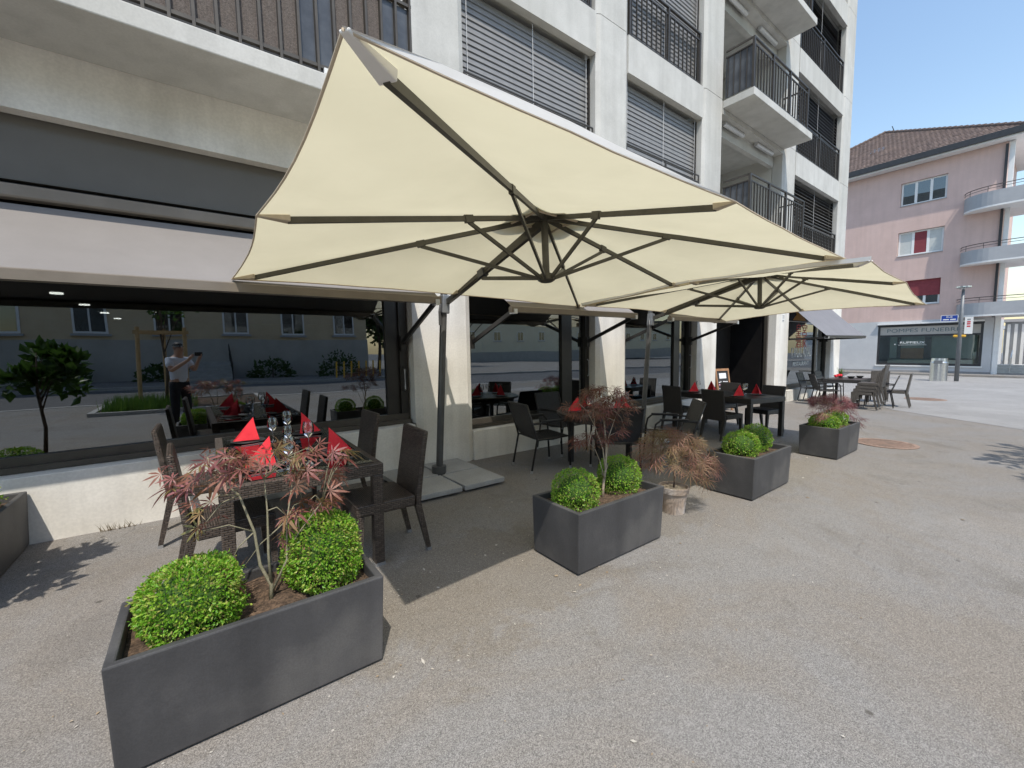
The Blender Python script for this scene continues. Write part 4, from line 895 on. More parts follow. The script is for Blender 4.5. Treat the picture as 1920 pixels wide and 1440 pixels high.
MB().lathe([(0,.69),(.59,.69),(.605,.7),(.605,.725),(.59,.733),(0,.733)],40).build('top','wicker_brown',RT)
MB().lathe([(.5,.62),(.52,.62),(.52,.69),(.5,.69)],32).build('apron','wicker_brown',RT)
for k in range(4):
    a = R(45+90*k); x,y = .4*math.cos(a),.4*math.sin(a); MB().box(x-.03,x+.03,y-.03,y+.03,0,.64).build('leg','wicker_black',RT)
# --- tableware
nv = MB(); NB = 7
for sg in (1,-1):      # two soft triangular leaves meeting in a fold along the slope
    for lay,off in ((1,0),(.9,.004)):
        b0 = len(nv.v)
        for a_ in range(NB+1):
            for b_ in range(NB+1):
                u = a_/NB; v = b_/NB*(1) ; top = Vector((.0+.15*u,0,.135*(1-u)+.003)); bot = Vector((-.012+.162*u,sg*(.058*(1-u)+.002),.001))
                q = top.lerp(bot,v)*1.0; q.y += sg*.006*math.sin(v*3.1)*math.sin(u*5+lay)*(1-u)-sg*off; q.x += .004*math.sin(v*4+u*3)*(1-u)
                q.z = max(.001,q.z*lay); nv.v.append(tuple(q))
        nv.f += [(b0+a_*(NB+1)+b_,b0+(a_+1)*(NB+1)+b_,b0+(a_+1)*(NB+1)+b_+1,b0+a_*(NB+1)+b_+1) for a_ in range(NB) for b_ in range(NB)]
napm = nv.mesh('napkin','napkin_red',True)
platem = MB().lathe([(0,.0),(.1,.0),(.135,.012),(.132,.015),(.1,.005),(0,.005)],28).mesh('plate','slate')
gprof = [(.0,.0),(.034,.0),(.034,.003),(.006,.008),(.004,.02),(.004,.085),(.012,.095),(.032,.112),(.041,.14),(.039,.175),(.032,.205)]
glassm = MB().lathe(gprof,24).mesh('wine_glass','wine_glass',True)
knifem = MB().box(-.009,.009,-.11,.02,0,.003).box(-.007,.007,.02,.115,0,.005).mesh('knife','steel')
def setone(x, y, z, rz, tname, spot, knife=True, plate=True, nap=True):
    if plate: 
        o = inst('plate',platem,None,(x,y,z)); tag(o,f'round dark plate at the {spot} setting of the {tname}','plate','dark plates')
    if nap:
        o = inst('napkin',napm,None,(x-.05*math.cos(R(rz)),y-.05*math.sin(R(rz)),z+(.017 if plate else .001)),(0,0,R(rz)),(1.1,1.25,1.42)); tag(o,f'red folded napkin at the {spot} setting of the {tname}','napkin','red folded napkins')
    if knife:
        for s_,n_ in ((1,'knife'),(-1,'fork')):
            o = inst(n_,knifem,None,(x-s_*.17*math.sin(R(rz)),y+s_*.17*math.cos(R(rz)),z+.001),(0,0,R(rz+90))); tag(o,f'steel {n_} at the {spot} setting of the {tname}',n_,'cutlery')
def glass_at(x, y, z, lb, s=1.0):
    o = inst('wine_glass',glassm,None,(x,y,z),None,s); tag(o,lb,'glass','wine glasses')
z1 = T1H
setone(.29,4.33,z1,180+15,'nearest table','far left'); setone(.29,3.28,z1,180+8,'nearest table','near left'); setone(.79,4.40,z1,0-12,'nearest table','far right'); setone(.8,3.38,z1,0-14,'nearest table','near right')
for (x,y,s,n) in ((.47,4.2,1.05,'left of the far pair'),(.62,4.42,1.15,'right of the far pair'),(.66,3.68,1.1,'in front of the near right napkin'),(.43,3.12,1.1,'close to the front edge'),(.53,3.8,.95,'in the middle')):
    glass_at(x,y,z1,f'stemmed wine glass on the nearest table, {n}',s)
z2 = .737
for x,y,rz,n in ((4.06,3.98,165,'left'),(4.42,3.5,-95,'front'),(4.76,3.68,-10,'right'),(4.5,4.2,95,'back')): setone(x,y,z2,rz,'round table',n,knife=False)
for x,y,n in ((4.25,3.9,'left'),(4.5,3.72,'front'),(4.62,3.98,'right')): glass_at(x,y,z2,f'wine glass on the round table, {n} of three')
for dx,dy,rz,n in ((-.3,-.45,170,'near left'),(-.3,.5,170,'far left'),(.28,-.45,-10,'near right'),(.28,.5,-10,'far right')):
    x,y = rot(dx,dy,*T3); setone(x,y,T3H,rz,'third table',n,knife=False)
for dx,dy,n in ((.1,-.3,'near left'),(.22,-.25,'near right'),(0,.62,'far')):
    x,y = rot(dx,dy,*T3); glass_at(x,y,T3H,f'wine glass on the third table, {n} of three')
# far table: red cloth bundle, dark bowls, a potted grass
rb = MB(); rr = random.Random(5)
for k in range(7):
    x,y = rr.uniform(-.13,.13),rr.uniform(-.08,.08); rb.tube([(x-.07,y,.03+k*.006),(x,y+.02,.05+k*.008),(x+.08,y,.035+k*.006)],[.02,.035,.015],8)
o = rb.build('napkin_bundle','napkin_red',smooth=True); o.location = (15.3,4.0,.75); tag(o,'heap of red napkins on the far table','napkins')
for (x,y,n) in ((15.45,3.72,'left'),(15.9,3.62,'right')):
    o = MB().lathe([(0,.01),(.05,.0),(.1,.06),(.095,.06),(.05,.012),(0,.012)],20).build('bowl','slate'); o.location = (x,y,.75); tag(o,f'black bowl on the far table, {n} one','bowl','black bowls')
PG = thing('potted_grass','small pot of green grass on the far table','pot plant',(15.75,4.05,.75))
MB().lathe([(0,0),(.05,0),(.065,.09),(.055,.09),(0,.08)],16).build('pot','slate',PG)
gg = MB()
for i in range(70):
    a = rr.uniform(0,6.28); h = rr.uniform(.1,.26); q = rr.uniform(.02,.14); gg.add([(.02*math.cos(a)-.006*math.sin(a),.02*math.sin(a)+.006*math.cos(a),.08),(.02*math.cos(a)+.006*math.sin(a),.02*math.sin(a)-.006*math.cos(a),.08),(q*math.cos(a),q*math.sin(a),.08+h)],[(0,1,2)])
gg.build('blades','grass',PG)['kind'] = 'stuff'
# menu board leaning at the entrance
MBd = thing('menu_board','wooden framed chalk menu board standing at the dark entrance','board',(10.95,5.2,0),R(-4))
lean = Matrix.Rotation(R(-9),4,'X')
def lb(mb, name, m, par): o = mb.build(name,m,par); o.matrix_local = lean if par is MBd else Matrix(); return o
fr = MB().box(-.31,-.26,-.02,.02,0,1.12).box(.26,.31,-.02,.02,0,1.12).box(-.26,.26,-.02,.02,1.06,1.12).box(-.26,.26,-.02,.02,.14,.2)
lb(fr,'frame','oak',MBd); bdp = lb(MB().box(-.26,.26,-.006,.01,.2,1.06),'chalkboard','chalkboard',MBd)
MB().box(-.15,.17,-.009,-.0065,.86,1.0).build('paper_note','chalk_white',bdp)
rr = random.Random(9)
for k,zz in enumerate((.76,.69,.6,.53,.44)):
    st = MB(); x = -.2
    while x < .18:
        l = rr.uniform(.03,.08); st.box(x,x+l,-.0085,-.0065,zz+rr.uniform(-.01,.0),zz+rr.uniform(.012,.035)); x += l+rr.uniform(.012,.03)
    st.build('chalk_line','chalk_pink' if k%2 else 'chalk_white',bdp)
# prop leg
o = MB().box(-.28,-.24,.02,.05,0,1.0).box(.24,.28,.02,.05,0,1.0).box(-.24,.24,.02,.05,.3,.34).build('prop','oak',MBd); o.matrix_local = Matrix.Translation((0,-.14,0)) @ Matrix.Rotation(R(14),4,'X') if False else Matrix.Translation((0,.3,0)) @ Matrix.Rotation(R(6),4,'X')
# drain covers
def drain(x, y, r, label):
    D = thing('drain_cover',label,'drain cover',(x,y,.003))
    MB().lathe([(r*.86,0),(r,0),(r,.01),(r*.86,.01)],40).build('ring','rust_iron',D)
    MB().lathe([(0,.001),(r*.87,.001)],40).build('dark_pit','iron_dark',D)
    k = int(r*2/.06)
    for i in range(k):
        y_ = -r*.84+(2*r*.84)*(i+.5)/k; w_ = math.sqrt(max(.0,(r*.87)**2-y_*y_)); MB().box(-w_,w_,y_-.017,y_+.017,.002,.009).build('bar','rust_iron',D)
    D.rotation_euler = (0,0,R(38)); return D
drain(9.12,1.69,.42,'round rusty drain grate in the asphalt beside the farthest planter')
drain(18.6,2.55,.5,'distant rusty round cover in the street beyond the far chairs')

# ================================================================== THE PINK HOUSE ACROSS THE CROSSING
H = thing('pink_house','pink rendered corner house with tiled hip roof and rounded grey balconies','house',upright=True)
WX, Y0, Y1 = 38.85, 2.56, 17.0
MB().box(WX+.2,46,Y0,Y1,2.92,13.15).box(WX,WX+.2,7.2,Y1,2.92,13.15).box(WX,WX+.2,Y0,4.98,2.92,13.15).box(WX,WX+.2,4.98,7.2,2.92,3.95).box(WX,WX+.2,4.98,7.2,5.62,7.29).box(WX,WX+.2,4.98,7.2,8.9,10.62).box(WX,WX+.2,4.98,7.2,12.16,13.15).build('wall','pink_render',H)
# ground floor with an opening for the shop window
MB().box(WX,46,7.96,Y1,-1.4,2.92).box(WX,46,Y0,2.95,-1.4,2.92).box(WX,46,2.95,7.96,-1.4,-.14).box(WX,46,2.95,7.96,2.66,2.92).build('ground_floor_wall','grey_render',H)
MB().box(WX-.03,WX,Y0,Y1,-1.4,-.46).build('plinth','plinth_grey',H)
MB().box(42.5,45.9,2.95,7.96,-.14,2.66).build('shop_rear_wall','shop_board',H)
MB().box(WX+.1,42.5,2.95,7.96,-.2,-.13).build('shop_floor','shop_pale',H)
SW = bpy.data.objects.new('shop_window',None); COL.objects.link(SW); SW.parent = H; SW['label'] = 'shop window lettered in white on the grey ground floor'
MB().box(WX+.02,WX+.1,2.95,3.07,-.12,2.64).box(WX+.02,WX+.1,7.84,7.96,-.12,2.64).box(WX+.02,WX+.1,3.07,7.84,-.12,.02).box(WX+.02,WX+.1,3.07,7.84,2.52,2.64).box(WX+.02,WX+.1,3.07,7.84,1.86,1.96).build('frame','gutter',SW)
MB().box(WX+.05,WX+.06,3.07,7.84,.02,1.86).build('pane','w_clear',SW)
MB().box(WX+.05,WX+.07,3.07,7.84,1.96,2.52).build('sign_band','base_grey',SW)
text('sign_band_lettering','POMPES FUNEBRES',.36,'letter_teal',SW,onX(WX+.047,5.6,2.24),.002,sx=1.25)
MB().box(WX-.06,WX+.02,2.9,8.02,-.2,-.12).build('sill','white_paint',SW)
MB().box(WX-.18,WX-.001,2.93,7.98,2.68,2.78).build('awning_cassette','white_paint',SW)
MB().box(WX-.02,WX-.001,2.93,7.98,2.56,2.675).build('awning_slot','gutter',SW)
# display inside the shop: grey panel, wooden cabinet, pale counter, white name
DS = MB().box(39.25,39.3,3.2,7.35,.36,1.84).build('display_panel','shop_board',SW)
MB().box(39.15,39.24,5.6,6.75,.32,1.05).build('cabinet','shop_wood',DS)
MB().box(39.1,39.22,3.3,7.4,-.13,.26).build('counter','shop_pale',DS)
MB().box(39.15,39.24,5.25,5.58,.35,1.8).build('dark_column','frame_dark',DS); MB().box(39.15,39.24,6.77,6.95,.35,1.8).build('dark_column','frame_dark',DS)
text('shop_name','RUFFIEUX',.22,'letter_white',SW,onX(WX+.045,6.15,1.42),.003,sx=1.3)
MB().box(WX+.043,WX+.046,5.45,6.85,1.26,1.275).box(WX+.043,WX+.046,7.0,7.04,1.27,1.36).build('shop_name_line','letter_white',SW)
def pwin(y0, y1, z0, z1, label, fills, shutter=0):
    Wn = bpy.data.objects.new('window',None); COL.objects.link(Wn); Wn.parent = H; Wn['label'] = label
    x = WX+.196
    f = MB().box(x-.05,x-.021,y0,y1,z0,z0+.09).box(x-.05,x-.021,y0,y1,z1-.09,z1)
    n = len(fills); st = (y1-y0)/n
    for i in range(n+1):
        yy = y0+st*i; a,b = (yy,yy+.09) if i == 0 else ((yy-.09,yy) if i == n else (yy-.065,yy+.065)); f.box(x-.05,x-.021,a,b,z0+.09,z1-.09)
    f.build('frame','white_paint',Wn)
    for i,ft in enumerate(fills): MB().box(x-.034,x-.028,y0+st*i+.05,y0+st*(i+1)-.05,z0+.09,z1-.09).build('pane',ft,Wn)
    MB().box(WX-.06,WX+.19,4.985,7.195,z0-.04,z0-.002).build('sill','balcony_grey',Wn)
    if shutter: MB().box(x-.08,x-.052,y0,y1,z1-shutter,z1+.02).build('roller_shutter','shutter_red',Wn)
    return Wn
pwin(5.0,7.18,10.66,12.15,'three-part window on the top floor of the pink house',('house_glass',)*3)
pwin(5.0,7.18,7.33,8.89,'three-part window with a dark red middle curtain',('curtain','shutter_red','curtain'))
pwin(5.0,7.18,3.99,5.61,'window half closed by a dark red roller shutter',('house_glass',)*3,1.05)
# rounded balconies at the corner
for k,(zb,zt) in enumerate(((2.95,3.76),(6.12,6.95),(9.3,10.2))):
    Bc = bpy.data.objects.new('balcony',None); COL.objects.link(Bc); Bc.parent = H; Bc['label'] = f'rounded grey balcony, {("lowest","middle","top")[k]} of three'
    out = []
    for i in range(11):
        t = i/10*math.pi/2; out.append((WX-1.25*math.sin(t), 4.18-1.5*(1-math.cos(t))))
    out.append((WX-1.25,-1.5)); inner = [(WX+3,-1.5),(WX+3,Y0-.01),(WX-.001,Y0-.01)]
    MB().prism((out+inner)[::-1],zb,zb+.16).build('slab','white_paint',Bc)
    pr_ = MB()
    for i in range(len(out)-1):
        (xa,ya),(xb_,yb) = out[i],out[i+1]
        pr_.add([(xa-.004,ya,zb+.1),(xb_-.004,yb,zb+.1),(xb_-.004,yb,zt),(xa-.004,ya,zt),(xa+.1,ya-.03,zb+.165),(xb_+.1,yb-.03,zb+.165),(xb_+.1,yb-.03,zt),(xa+.1,ya-.03,zt)],[(0,1,2,3)[::-1],(4,5,6,7),(3,2,6,7)[::-1],(0,4,5,1)])
    pr_.build('parapet','balcony_grey',Bc,smooth=False)
    rp = [(x+.03,y,0) for x,y in out]
    MB().tube([(x,y,zt+.32) for x,y,_ in rp],.022,6).build('handrail','shutter_dark' if 'shutter_dark' in MATS else 'rail_metal',Bc)
    MB().tube([(x,y,zt+.17) for x,y,_ in rp],.014,6).build('handrail','rail_metal',Bc)
    for i in (0,4,8): MB().tube([(rp[i][0],rp[i][1],zt),(rp[i][0],rp[i][1],zt+.32)],.014,6).build('rail_post','rail_metal',Bc)
MB().box(WX-.02,WX+.25,2.3,2.5,-1.2,13.1).build('corner_column','white_paint',H)
MB().box(WX-.12,WX-.03,2.55,2.66,2.9,13).build('downpipe','gutter',H)
# roof: boarded soffit, gutter, tiled hip face
EX, EZ, PT_ = WX-.72, 13.3, .7
MB().box(EX,46.4,1.9,Y1+.5,13.16,13.3).build('soffit','white_paint',H)
MB().box(EX-.14,EX,1.86,Y1+.5,13.26,13.62).build('gutter','gutter',H)
MB().box(EX,46.4,1.76,1.9,13.26,13.6).build('gutter','gutter',H)
AP = (44.07,9.3)
MB().add([(EX,1.9,13.58),(EX,Y1+.5,13.58),(AP[0],AP[1],13.58+PT_*(AP[0]-EX)),(46.5,AP[1],13.58+PT_*(AP[0]-EX)),(46.5,1.9,13.58)],[(0,1,2)[::-1],(0,2,3,4)]).build('roof_deck','gutter',H)
tl = MB(); rr = random.Random(2); row = .29; nrow = int((AP[0]-EX)/ (row*.82))
for r_ in range(nrow+1):
    xa = EX-.06+r_*row*.82; xb_ = xa+row*.9; f0 = (xa-EX)/(AP[0]-EX)
    ya = 1.9+(AP[1]-1.9)*max(0,f0); yb = (Y1+.5)+(AP[1]-Y1-.5)*max(0,f0)
    y = ya
    while y < min(yb,13.2):
        wv = .24; za = 13.62+PT_*(xa-EX)+.045+rr.uniform(0,.015); zb = 13.62+PT_*(xb_-EX)-.012
        tl.add([(xa,y,za),(xa,y+wv-.01,za),(xb_,y+wv-.01,zb),(xb_,y,zb),(xa,y,za-.07),(xa,y+wv-.01,za-.07),(xa+.0,y+wv*.5,za+.025),(xb_,y+wv*.5,zb+.025)],[(0,3,7,6),(6,7,2,1),(4,0,6),(4,6,5),(6,1,5)])
        y += wv
t_ = tl.build('roof_tiles','roof_tile',H); t_['kind'] = 'stuff'
for (pa,pb) in (((EX,1.9),AP),(AP,(EX+1,Y1-1.2))):
    n = 26
    for i in range(n):
        a = Vector((pa[0]+(pb[0]-pa[0])*i/n,pa[1]+(pb[1]-pa[1])*i/n,0)); b = Vector((pa[0]+(pb[0]-pa[0])*(i+1.1)/n,pa[1]+(pb[1]-pa[1])*(i+1.1)/n,0))
        a.z = 13.66+PT_*(a.x-EX)+.03; b.z = 13.66+PT_*(b.x-EX)
        MB().tube([a,b],[.11,.09],8).build('ridge_tile','roof_tile',H)
MB().bar((40.62,9.0,15.32),(41.15,9.0,15.7),.75,.1,(-.57,0,.82)).build('skylight','steel',H)
MB().bar((44.0,8.7,17.5),(44.0,8.9,18.1),.05,.05).build('roof_spike','gutter',H)

# white portico building, steps and distant street end
Wp = thing('white_building','white building with pilasters beyond the pink house','building',upright=True)
MB().box(46.2,60,1.2,2.5,-1.2,2.75).build('wall','balcony_grey',Wp)
for i in range(4): MB().box(46.08,46.2,1.25+i*.33,1.4+i*.33,-.3,2.6).build('pilaster','white_paint',Wp)
MB().box(45.9,60.2,1.0,2.6,2.75,2.95).build('cornice','balcony_grey',Wp)
st = thing('stone_steps','pale stone steps at the corner of the pink house','steps',upright=True)
for i in range(4): MB().box(41.2+.32*i,43.5,.6,2.5,-.8,-.62+.16*i).build('step','concrete',st)
MB().tube([(41.2,1.9,-.6),(41.2,1.9,.35),(42.4,1.9,.8)],.025,8).build('handrail','steel',st)
hd = thing('hedge','low brown hedge at the far street end','hedge',(58,.5,-1.0),upright=True)
pp = [((rr.uniform(-1,1),rr.uniform(-6,2.4),rr.uniform(0,1.3)),(0,0,1)) for _ in range(2500)]; hm = MB(); leafcloud(hm,pp,.22,rr); hm.build('foliage','hedge_leaf',hd)['kind'] = 'stuff'
fb_ = thing('far_house','grey far house closing the street end','house',upright=True)
MB().box(95,105,-20,5.2,-2,3.0).build('wall','grey_render',fb_); MB().box(94.5,105.5,-20.5,5.6,3.0,3.5).build('roof','white_paint',fb_)
MB().box(94.9,95,.5,3,.2,1.6).build('window','gutter',fb_)

# lamp post with street signs
LP = thing('lamp_post','grey lamp post carrying a blue street sign in front of the shop','lamp post',(30.8,3.13,0))
MB().tube([(0,0,0),(0,0,2.9),(0,0,4.62)],[.09,.085,.055],14).build('pole','post_grey',LP,smooth=True)
MB().lathe([(.0,4.6),(.11,4.68),(.28,4.72),(.28,4.78),(0,4.8)],20).build('lamp_head','steel',LP)
bs = MB().box(-.03,.03,.12,.7,3.08,3.36).build('street_sign','sign_blue',LP)
MB().box(-.034,.026,.1,.72,3.06,3.08).box(-.034,.026,.1,.72,3.36,3.38).box(-.034,.026,.1,.12,3.08,3.36).box(-.034,.026,.7,.72,3.08,3.36).build('border','sign_white',bs)
text('street_name','RUE',.13,'sign_white',bs,onX(-.034,.41,3.28),.002)
MB().box(-.036,-.03,.18,.38,3.13,3.18).box(-.036,-.03,.42,.64,3.13,3.18).build('street_name_line','sign_white',bs)
ns = MB().box(-.05,.0,-.42,-.14,2.4,3.24).build('notice_sign','sign_white',LP)
for k_,(zz,mm) in enumerate(((3.12,'letter_grey'),(3.0,'letter_red'),(2.9,'letter_red'),(2.78,'letter_red'))): MB().box(-.054,-.05,-.34,-.22,zz-.035,zz+.035).build('sign_mark',mm,ns)
MB().box(-.06,.06,-.22,.24,2.24,2.37).build('direction_sign','sign_yellow',LP,bevel=.05)
BN = thing('waste_column','stainless steel waste column standing in front of the shop','bin',(30.5,3.75,0))
MB().lathe([(0,0),(.33,0),(.33,.95),(.31,1.0),(.3,1.17),(0,1.18)],28).build('body','steel',BN,smooth=False)
MB().box(-.36,-.3,-.16,.16,.9,1.06).build('flap','post_grey',BN)

# ================================================================== THE STREET BEHIND THE CAMERA (mirrored in the windows)
def house_row(x0, x1, y, h, label, wallm, basem, nwin, seed, base_h=2.3, upper=True):
    Hh = thing('street_house',label,'house',upright=True,group='houses across the street')
    MB().box(x0,x1,y-9,y,base_h,h).build('wall',wallm,Hh); MB().box(x0-.02,x1+.02,y-9,y+.03,-1,base_h).build('base',basem,Hh)
    MB().box(x0-.4,x1+.4,y-9.4,y+.5,h,h+.4).build('roof','gutter',Hh)
    st_ = (x1-x0)/nwin
    for i in range(nwin):
        for fz in ([2.6,5.6,8.4] if upper else [2.6]):
            if fz+1.6 > h: continue
            cx = x0+st_*(i+.5); wn = MB().box(cx-.65,cx+.65,y,y+.05,fz,fz+1.5).build('window','white_paint',Hh)
            for s_ in (-1,1): MB().box(cx+s_*.3-.26,cx+s_*.3+.26,y+.05,y+.06,fz+.1,fz+1.4).build('pane','house_glass',wn)
            MB().box(cx-.75,cx+.75,y,y+.14,fz-.12,fz-.02).build('sill','balcony_grey',wn)
    return Hh
house_row(-24,9.5,-19,11.5,'beige house with grey base across the street, mirrored in the wide window','beige_render','base_grey',11,1)
house_row(30,85,-42,6.2,'long low cream building mirrored in the right-hand windows','cream_render','base_grey',12,2,.9,False)
leafy_tree(12,-24,0,'dark leafy street tree mirrored in the wide window','street_tree',7,[(0,0,5,3,3,2.6)],2600,.42,'hedge_leaf','bark',41,.16,10,group='trees across the street')
leafy_tree(20,-30,0,'bushy street tree mirrored between the first and second pillars','street_tree',7,[(0,0,5,3.4,3.4,2.8)],2600,.42,'hedge_leaf','bark',42,.16,10,group='trees across the street')
for k,(x,y,hh) in enumerate(((-12,-18,1.0),(-5.5,-17.9,1.3),(-1.5,-17.8,.9),(3.5,-18,1.2),(7.2,-17.6,1.6))):
    bsh = thing('street_bush',f'dark bush at the foot of the beige house, number {k+1} from the left in the mirror'.replace('number 1','first').replace('number 2','second').replace('number 3','third').replace('number 4','fourth').replace('number 5','fifth'),'bush',(x,y,.05),0,'bushes across the street')
    rr = random.Random(60+k); pp = []
    for _ in range(420):
        v = Vector((rr.gauss(0,1),rr.gauss(0,1),abs(rr.gauss(0,1)))).normalized()*rr.uniform(.6,1); pp.append(((v.x*1.3,v.y*.6,v.z*hh),v))
    q = MB(); leafcloud(q,pp,.24,rr); q.build('foliage','hedge_leaf',bsh)['kind'] = 'stuff'; MB().tube([(0,0,0),(0,0,hh*.6)],.04,6).build('stem','bark',bsh)
STR = thing('entrance_stairs','grey entrance stairs with black railing across the street, mirrored in the window','stairs',(.3,-18.9,.05))
for k in range(6): MB().box(-1.1,1.1,.0,2.1-.33*k,.17*k,.17*(k+1)-.003).build('step','stone_kerb',STR)
for sx in (-1.1,1.1):
    MB().tube([(sx,2.1,.0),(sx,2.1,.95),(sx,.1,1.95),(sx,.1,1.0)],.025,6).build('railing','arm_black',STR)
    for k in range(7): MB().tube([(sx,2.0-.3*k,.1+.16*k),(sx,2.0-.3*k,1.0+.15*k)],.01,5).build('baluster','arm_black',STR)
bar_ = thing('barrier_posts','row of yellow posts beside the street, mirrored at the right of the wide window','posts',(6.4,-15,.05))
for k in range(7): MB().tube([(.42*k,0,0),(.42*k,0,1.0)],.045,8).build('post','sign_yellow',bar_)
# trees beside the camera: their leaves shade the asphalt at the right
leafy_tree(7.6,-2.2,0,'street tree out of frame whose leafy shadow falls on the asphalt at the right','street_tree',4.4,[(.4,.3,3.5,1.5,.55,.6),(1.3,-.1,3.2,1.0,.5,.5)],900,.2,'green_leaf','bark',43,.06,10,group='trees across the street')
# staked young tree in the bed
leafy_tree(-.85,-5.6,.05,'young tree tied between three timber stakes, mirrored in the window','staked_tree',3.4,[(0,0,3.1,.8,.8,.7)],600,.16,'green_leaf','bark',44,.04,6)
SK = thing('tree_stakes','timber frame of stakes around the young tree','stakes',(-.85,-5.6,.05))
for (x,y) in ((-.55,.4),(.55,.4),(0,-.6)): MB().tube([(x,y,0),(x*.95,y*.95,2.25)],.05,10).build('stake','timber',SK)
MB().bar((-.62,.4,2.1),(.62,.4,2.1),.04,.1).build('cross_bar','timber',SK); MB().bar((-.55,.4,2.1),(0,-.58,2.1),.04,.1).build('cross_bar','timber',SK); MB().bar((.55,.4,2.1),(0,-.58,2.1),.04,.1).build('cross_bar','timber',SK)

# ---- the photographer, seen only as a reflection
def skin_obj(name, verts, edges, radii, m, parent, root=0, sub=2):
    me = bpy.data.meshes.new(name); me.from_pydata(verts,edges,[]); me.materials.append(MATS[m])
    o = bpy.data.objects.new(name,me); COL.objects.link(o); o.parent = parent
    sk = o.modifiers.new('skin','SKIN'); sk.use_smooth_shade = True
    lay = me.skin_vertices[0].data if len(me.skin_vertices) else None
    if lay is None:
        import bmesh
        bm = bmesh.new(); bm.from_mesh(me); bm.verts.layers.skin.verify(); bm.to_mesh(me); bm.free(); lay = me.skin_vertices[0].data
    for i,r in enumerate(radii): lay[i].radius = r if isinstance(r,tuple) else (r,r); lay[i].use_root = (i == root)
    sb = o.modifiers.new('sub','SUBSURF'); sb.levels = sb.render_levels = sub
    # bake to a plain mesh
    dg = bpy.context.evaluated_depsgraph_get(); nm = bpy.data.meshes.new_from_object(o.evaluated_get(dg)); o.modifiers.clear(); o.data = nm
    nm.polygons.foreach_set('use_smooth',[True]*len(nm.polygons)); return o
PX, PY = -.36, -.4
PS = thing('person','person in a pale polo shirt filming with a phone, mirrored in the window','person',(PX,PY,0),R(-37))
# local frame: +Y is where the person faces; the phone is about .5 m ahead at eye height
ph = (0.0,.52)
bv = [(0,0,.98),(0,.0,1.12),(0,.0,1.3),(0,-.01,1.44),(0,.01,1.52),(0,.03,1.6),(0,.04,1.7),
      (-.17,0,1.42),(-.24,.12,1.2),(-.1,.43,1.42),(-.09,.5,1.5),(.17,0,1.42),(.24,.12,1.2),(.1,.43,1.42),(.09,.5,1.5),
      (-.1,0,.9),(-.11,.02,.5),(-.11,-.02,.09),(-.12,.12,.04),(.1,0,.9),(.12,.03,.5),(.13,-.02,.09),(.14,.12,.04)]
be = [(0,1),(1,2),(2,3),(3,4),(4,5),(5,6),(3,7),(7,8),(8,9),(9,10),(3,11),(11,12),(12,13),(13,14),(0,15),(15,16),(16,17),(17,18),(0,19),(19,20),(20,21),(21,22)]
br_ = [.13,.135,.15,.1,.055,(.082,.095),(.075,.085),.058,.045,.03,.032,.058,.045,.03,.032,.09,.062,.042,.04,.09,.062,.042,.04]
skin_obj('body',bv,be,br_,'skin',PS)
skin_obj('shirt',[(0,0,.88),(0,0,1.12),(0,0,1.3),(0,-.01,1.42),(0,.005,1.48),(-.17,0,1.42),(-.225,.08,1.27),(.17,0,1.42),(.225,.08,1.27)],[(0,1),(1,2),(2,3),(3,4),(3,5),(5,6),(3,7),(7,8)],[(.175,.14),(.172,.14),(.178,.148),(.125,.11),.075,.08,.075,.08,.075],'shirt',PS)
skin_obj('trousers',[(0,0,1.06),(0,0,.95),(-.1,0,.86),(-.11,.02,.5),(-.11,-.02,.1),(.1,0,.86),(.12,.03,.5),(.13,-.02,.1)],[(0,1),(1,2),(2,3),(3,4),(1,5),(5,6),(6,7)],[(.165,.13),(.16,.13),.105,.08,.07,.105,.08,.07],'trousers',PS)
for x in (-.115,.135): MB().lathe([(0,0),(.05,0),(.055,.03),(.045,.08),(0,.1)],12).build('shoe','phone_black',PS,smooth=True).location = (x,.04,0)
hm_ = MB(); n=14
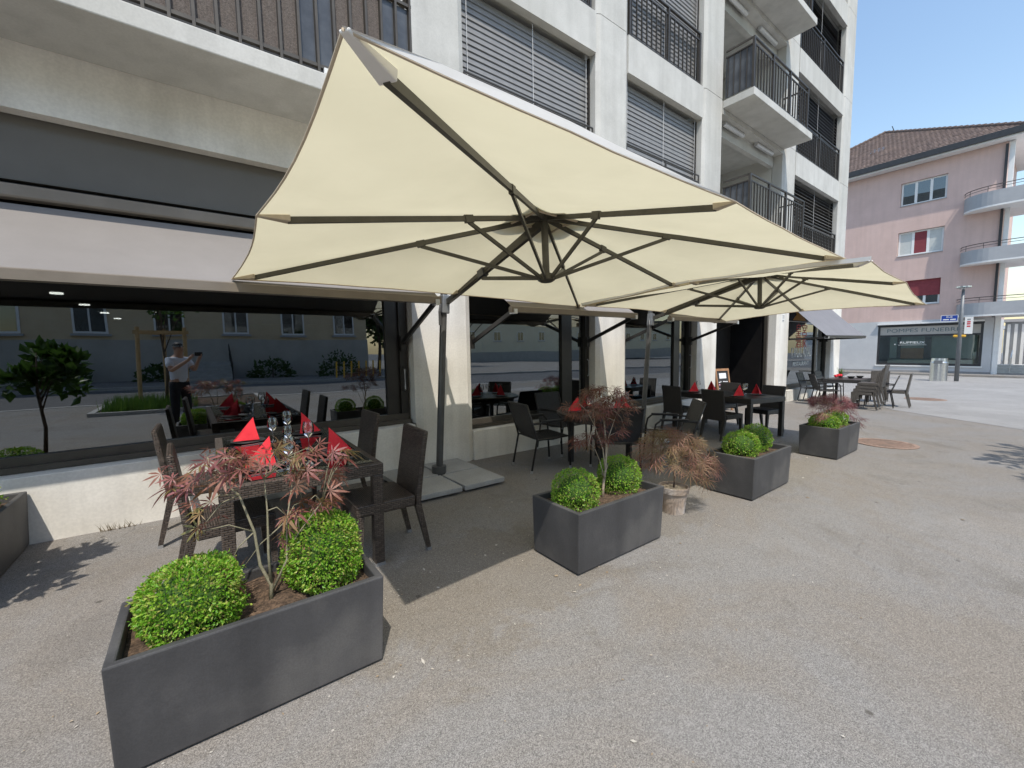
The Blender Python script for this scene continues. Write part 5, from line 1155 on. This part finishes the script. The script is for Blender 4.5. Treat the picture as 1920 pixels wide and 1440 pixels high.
for j in range(6):
    th = .1+j/5*1.45
    for i in range(n): a = i/n*6.283; hm_.v.append((.088*math.cos(th)*math.cos(a),.02+.1*math.cos(th)*math.sin(a)-.012,1.7+.075*math.sin(th)))
hm_.f = [(j*n+i,j*n+(i+1)%n,(j+1)*n+(i+1)%n,(j+1)*n+i) for j in range(5) for i in range(n)]+[tuple(range(5*n,6*n))]
hm_.build('hair','hair',PS,smooth=True)
for sx in (-1,1):   # fingers closing on the phone's short sides
    for k in range(4): skin_obj('finger',[(sx*.095,.5,1.5+.018*k-.03),(sx*.088,.53,1.505+.018*k-.03),(sx*.07,.545,1.505+.018*k-.03)],[(0,1),(1,2)],[.01,.009,.008],'skin',PS,0,1)
    skin_obj('thumb',[(sx*.1,.49,1.48),(sx*.085,.475,1.5),(sx*.065,.478,1.52)],[(0,1),(1,2)],[.012,.011,.009],'skin',PS,0,1)
MB().box(-.04,.04,.105,.12,1.585,1.6).build('mouth','skin',PS)
fc = MB(); fc.tube([(0,.115,1.68),(0,.14,1.645),(0,.118,1.635)],[.01,.016,.012],8); fc.build('nose','skin',PS,smooth=True)
for sx in (-1,1): MB().lathe([(0,-.008),(.012,-.004),(.012,.004),(0,.008)],8,(sx*.032,.118,1.69)).build('eye','hair',PS); MB().tube([(sx*.082,.03,1.63),(sx*.092,.02,1.66),(sx*.084,.02,1.69)],.014,6).build('ear','skin',PS)
phq = Matrix.Translation((-fw.x*.03,-fw.y*.03,CAMZ-.025)) @ Matrix.Rotation(R(-37),4,'Z')
o = MB().box(-.078,.078,-.004,.004,-.037,.037).build('phone','phone_black',bevel=.003); o.location = phq.translation; o.rotation_euler = (0,0,R(-37)); tag(o,'black smartphone held sideways by the mirrored person','phone')

# ================================================================== the street falls gently: tilt everything that stands on it
for o in list(scn.objects):
    if o.parent is None and o.type in ('MESH','EMPTY','FONT','CURVE') and o.name not in UPRIGHT:
        o.matrix_world = TILT @ (Matrix.LocRotScale(o.location, o.rotation_quaternion if o.rotation_mode=='QUATERNION' else o.rotation_euler, o.scale))
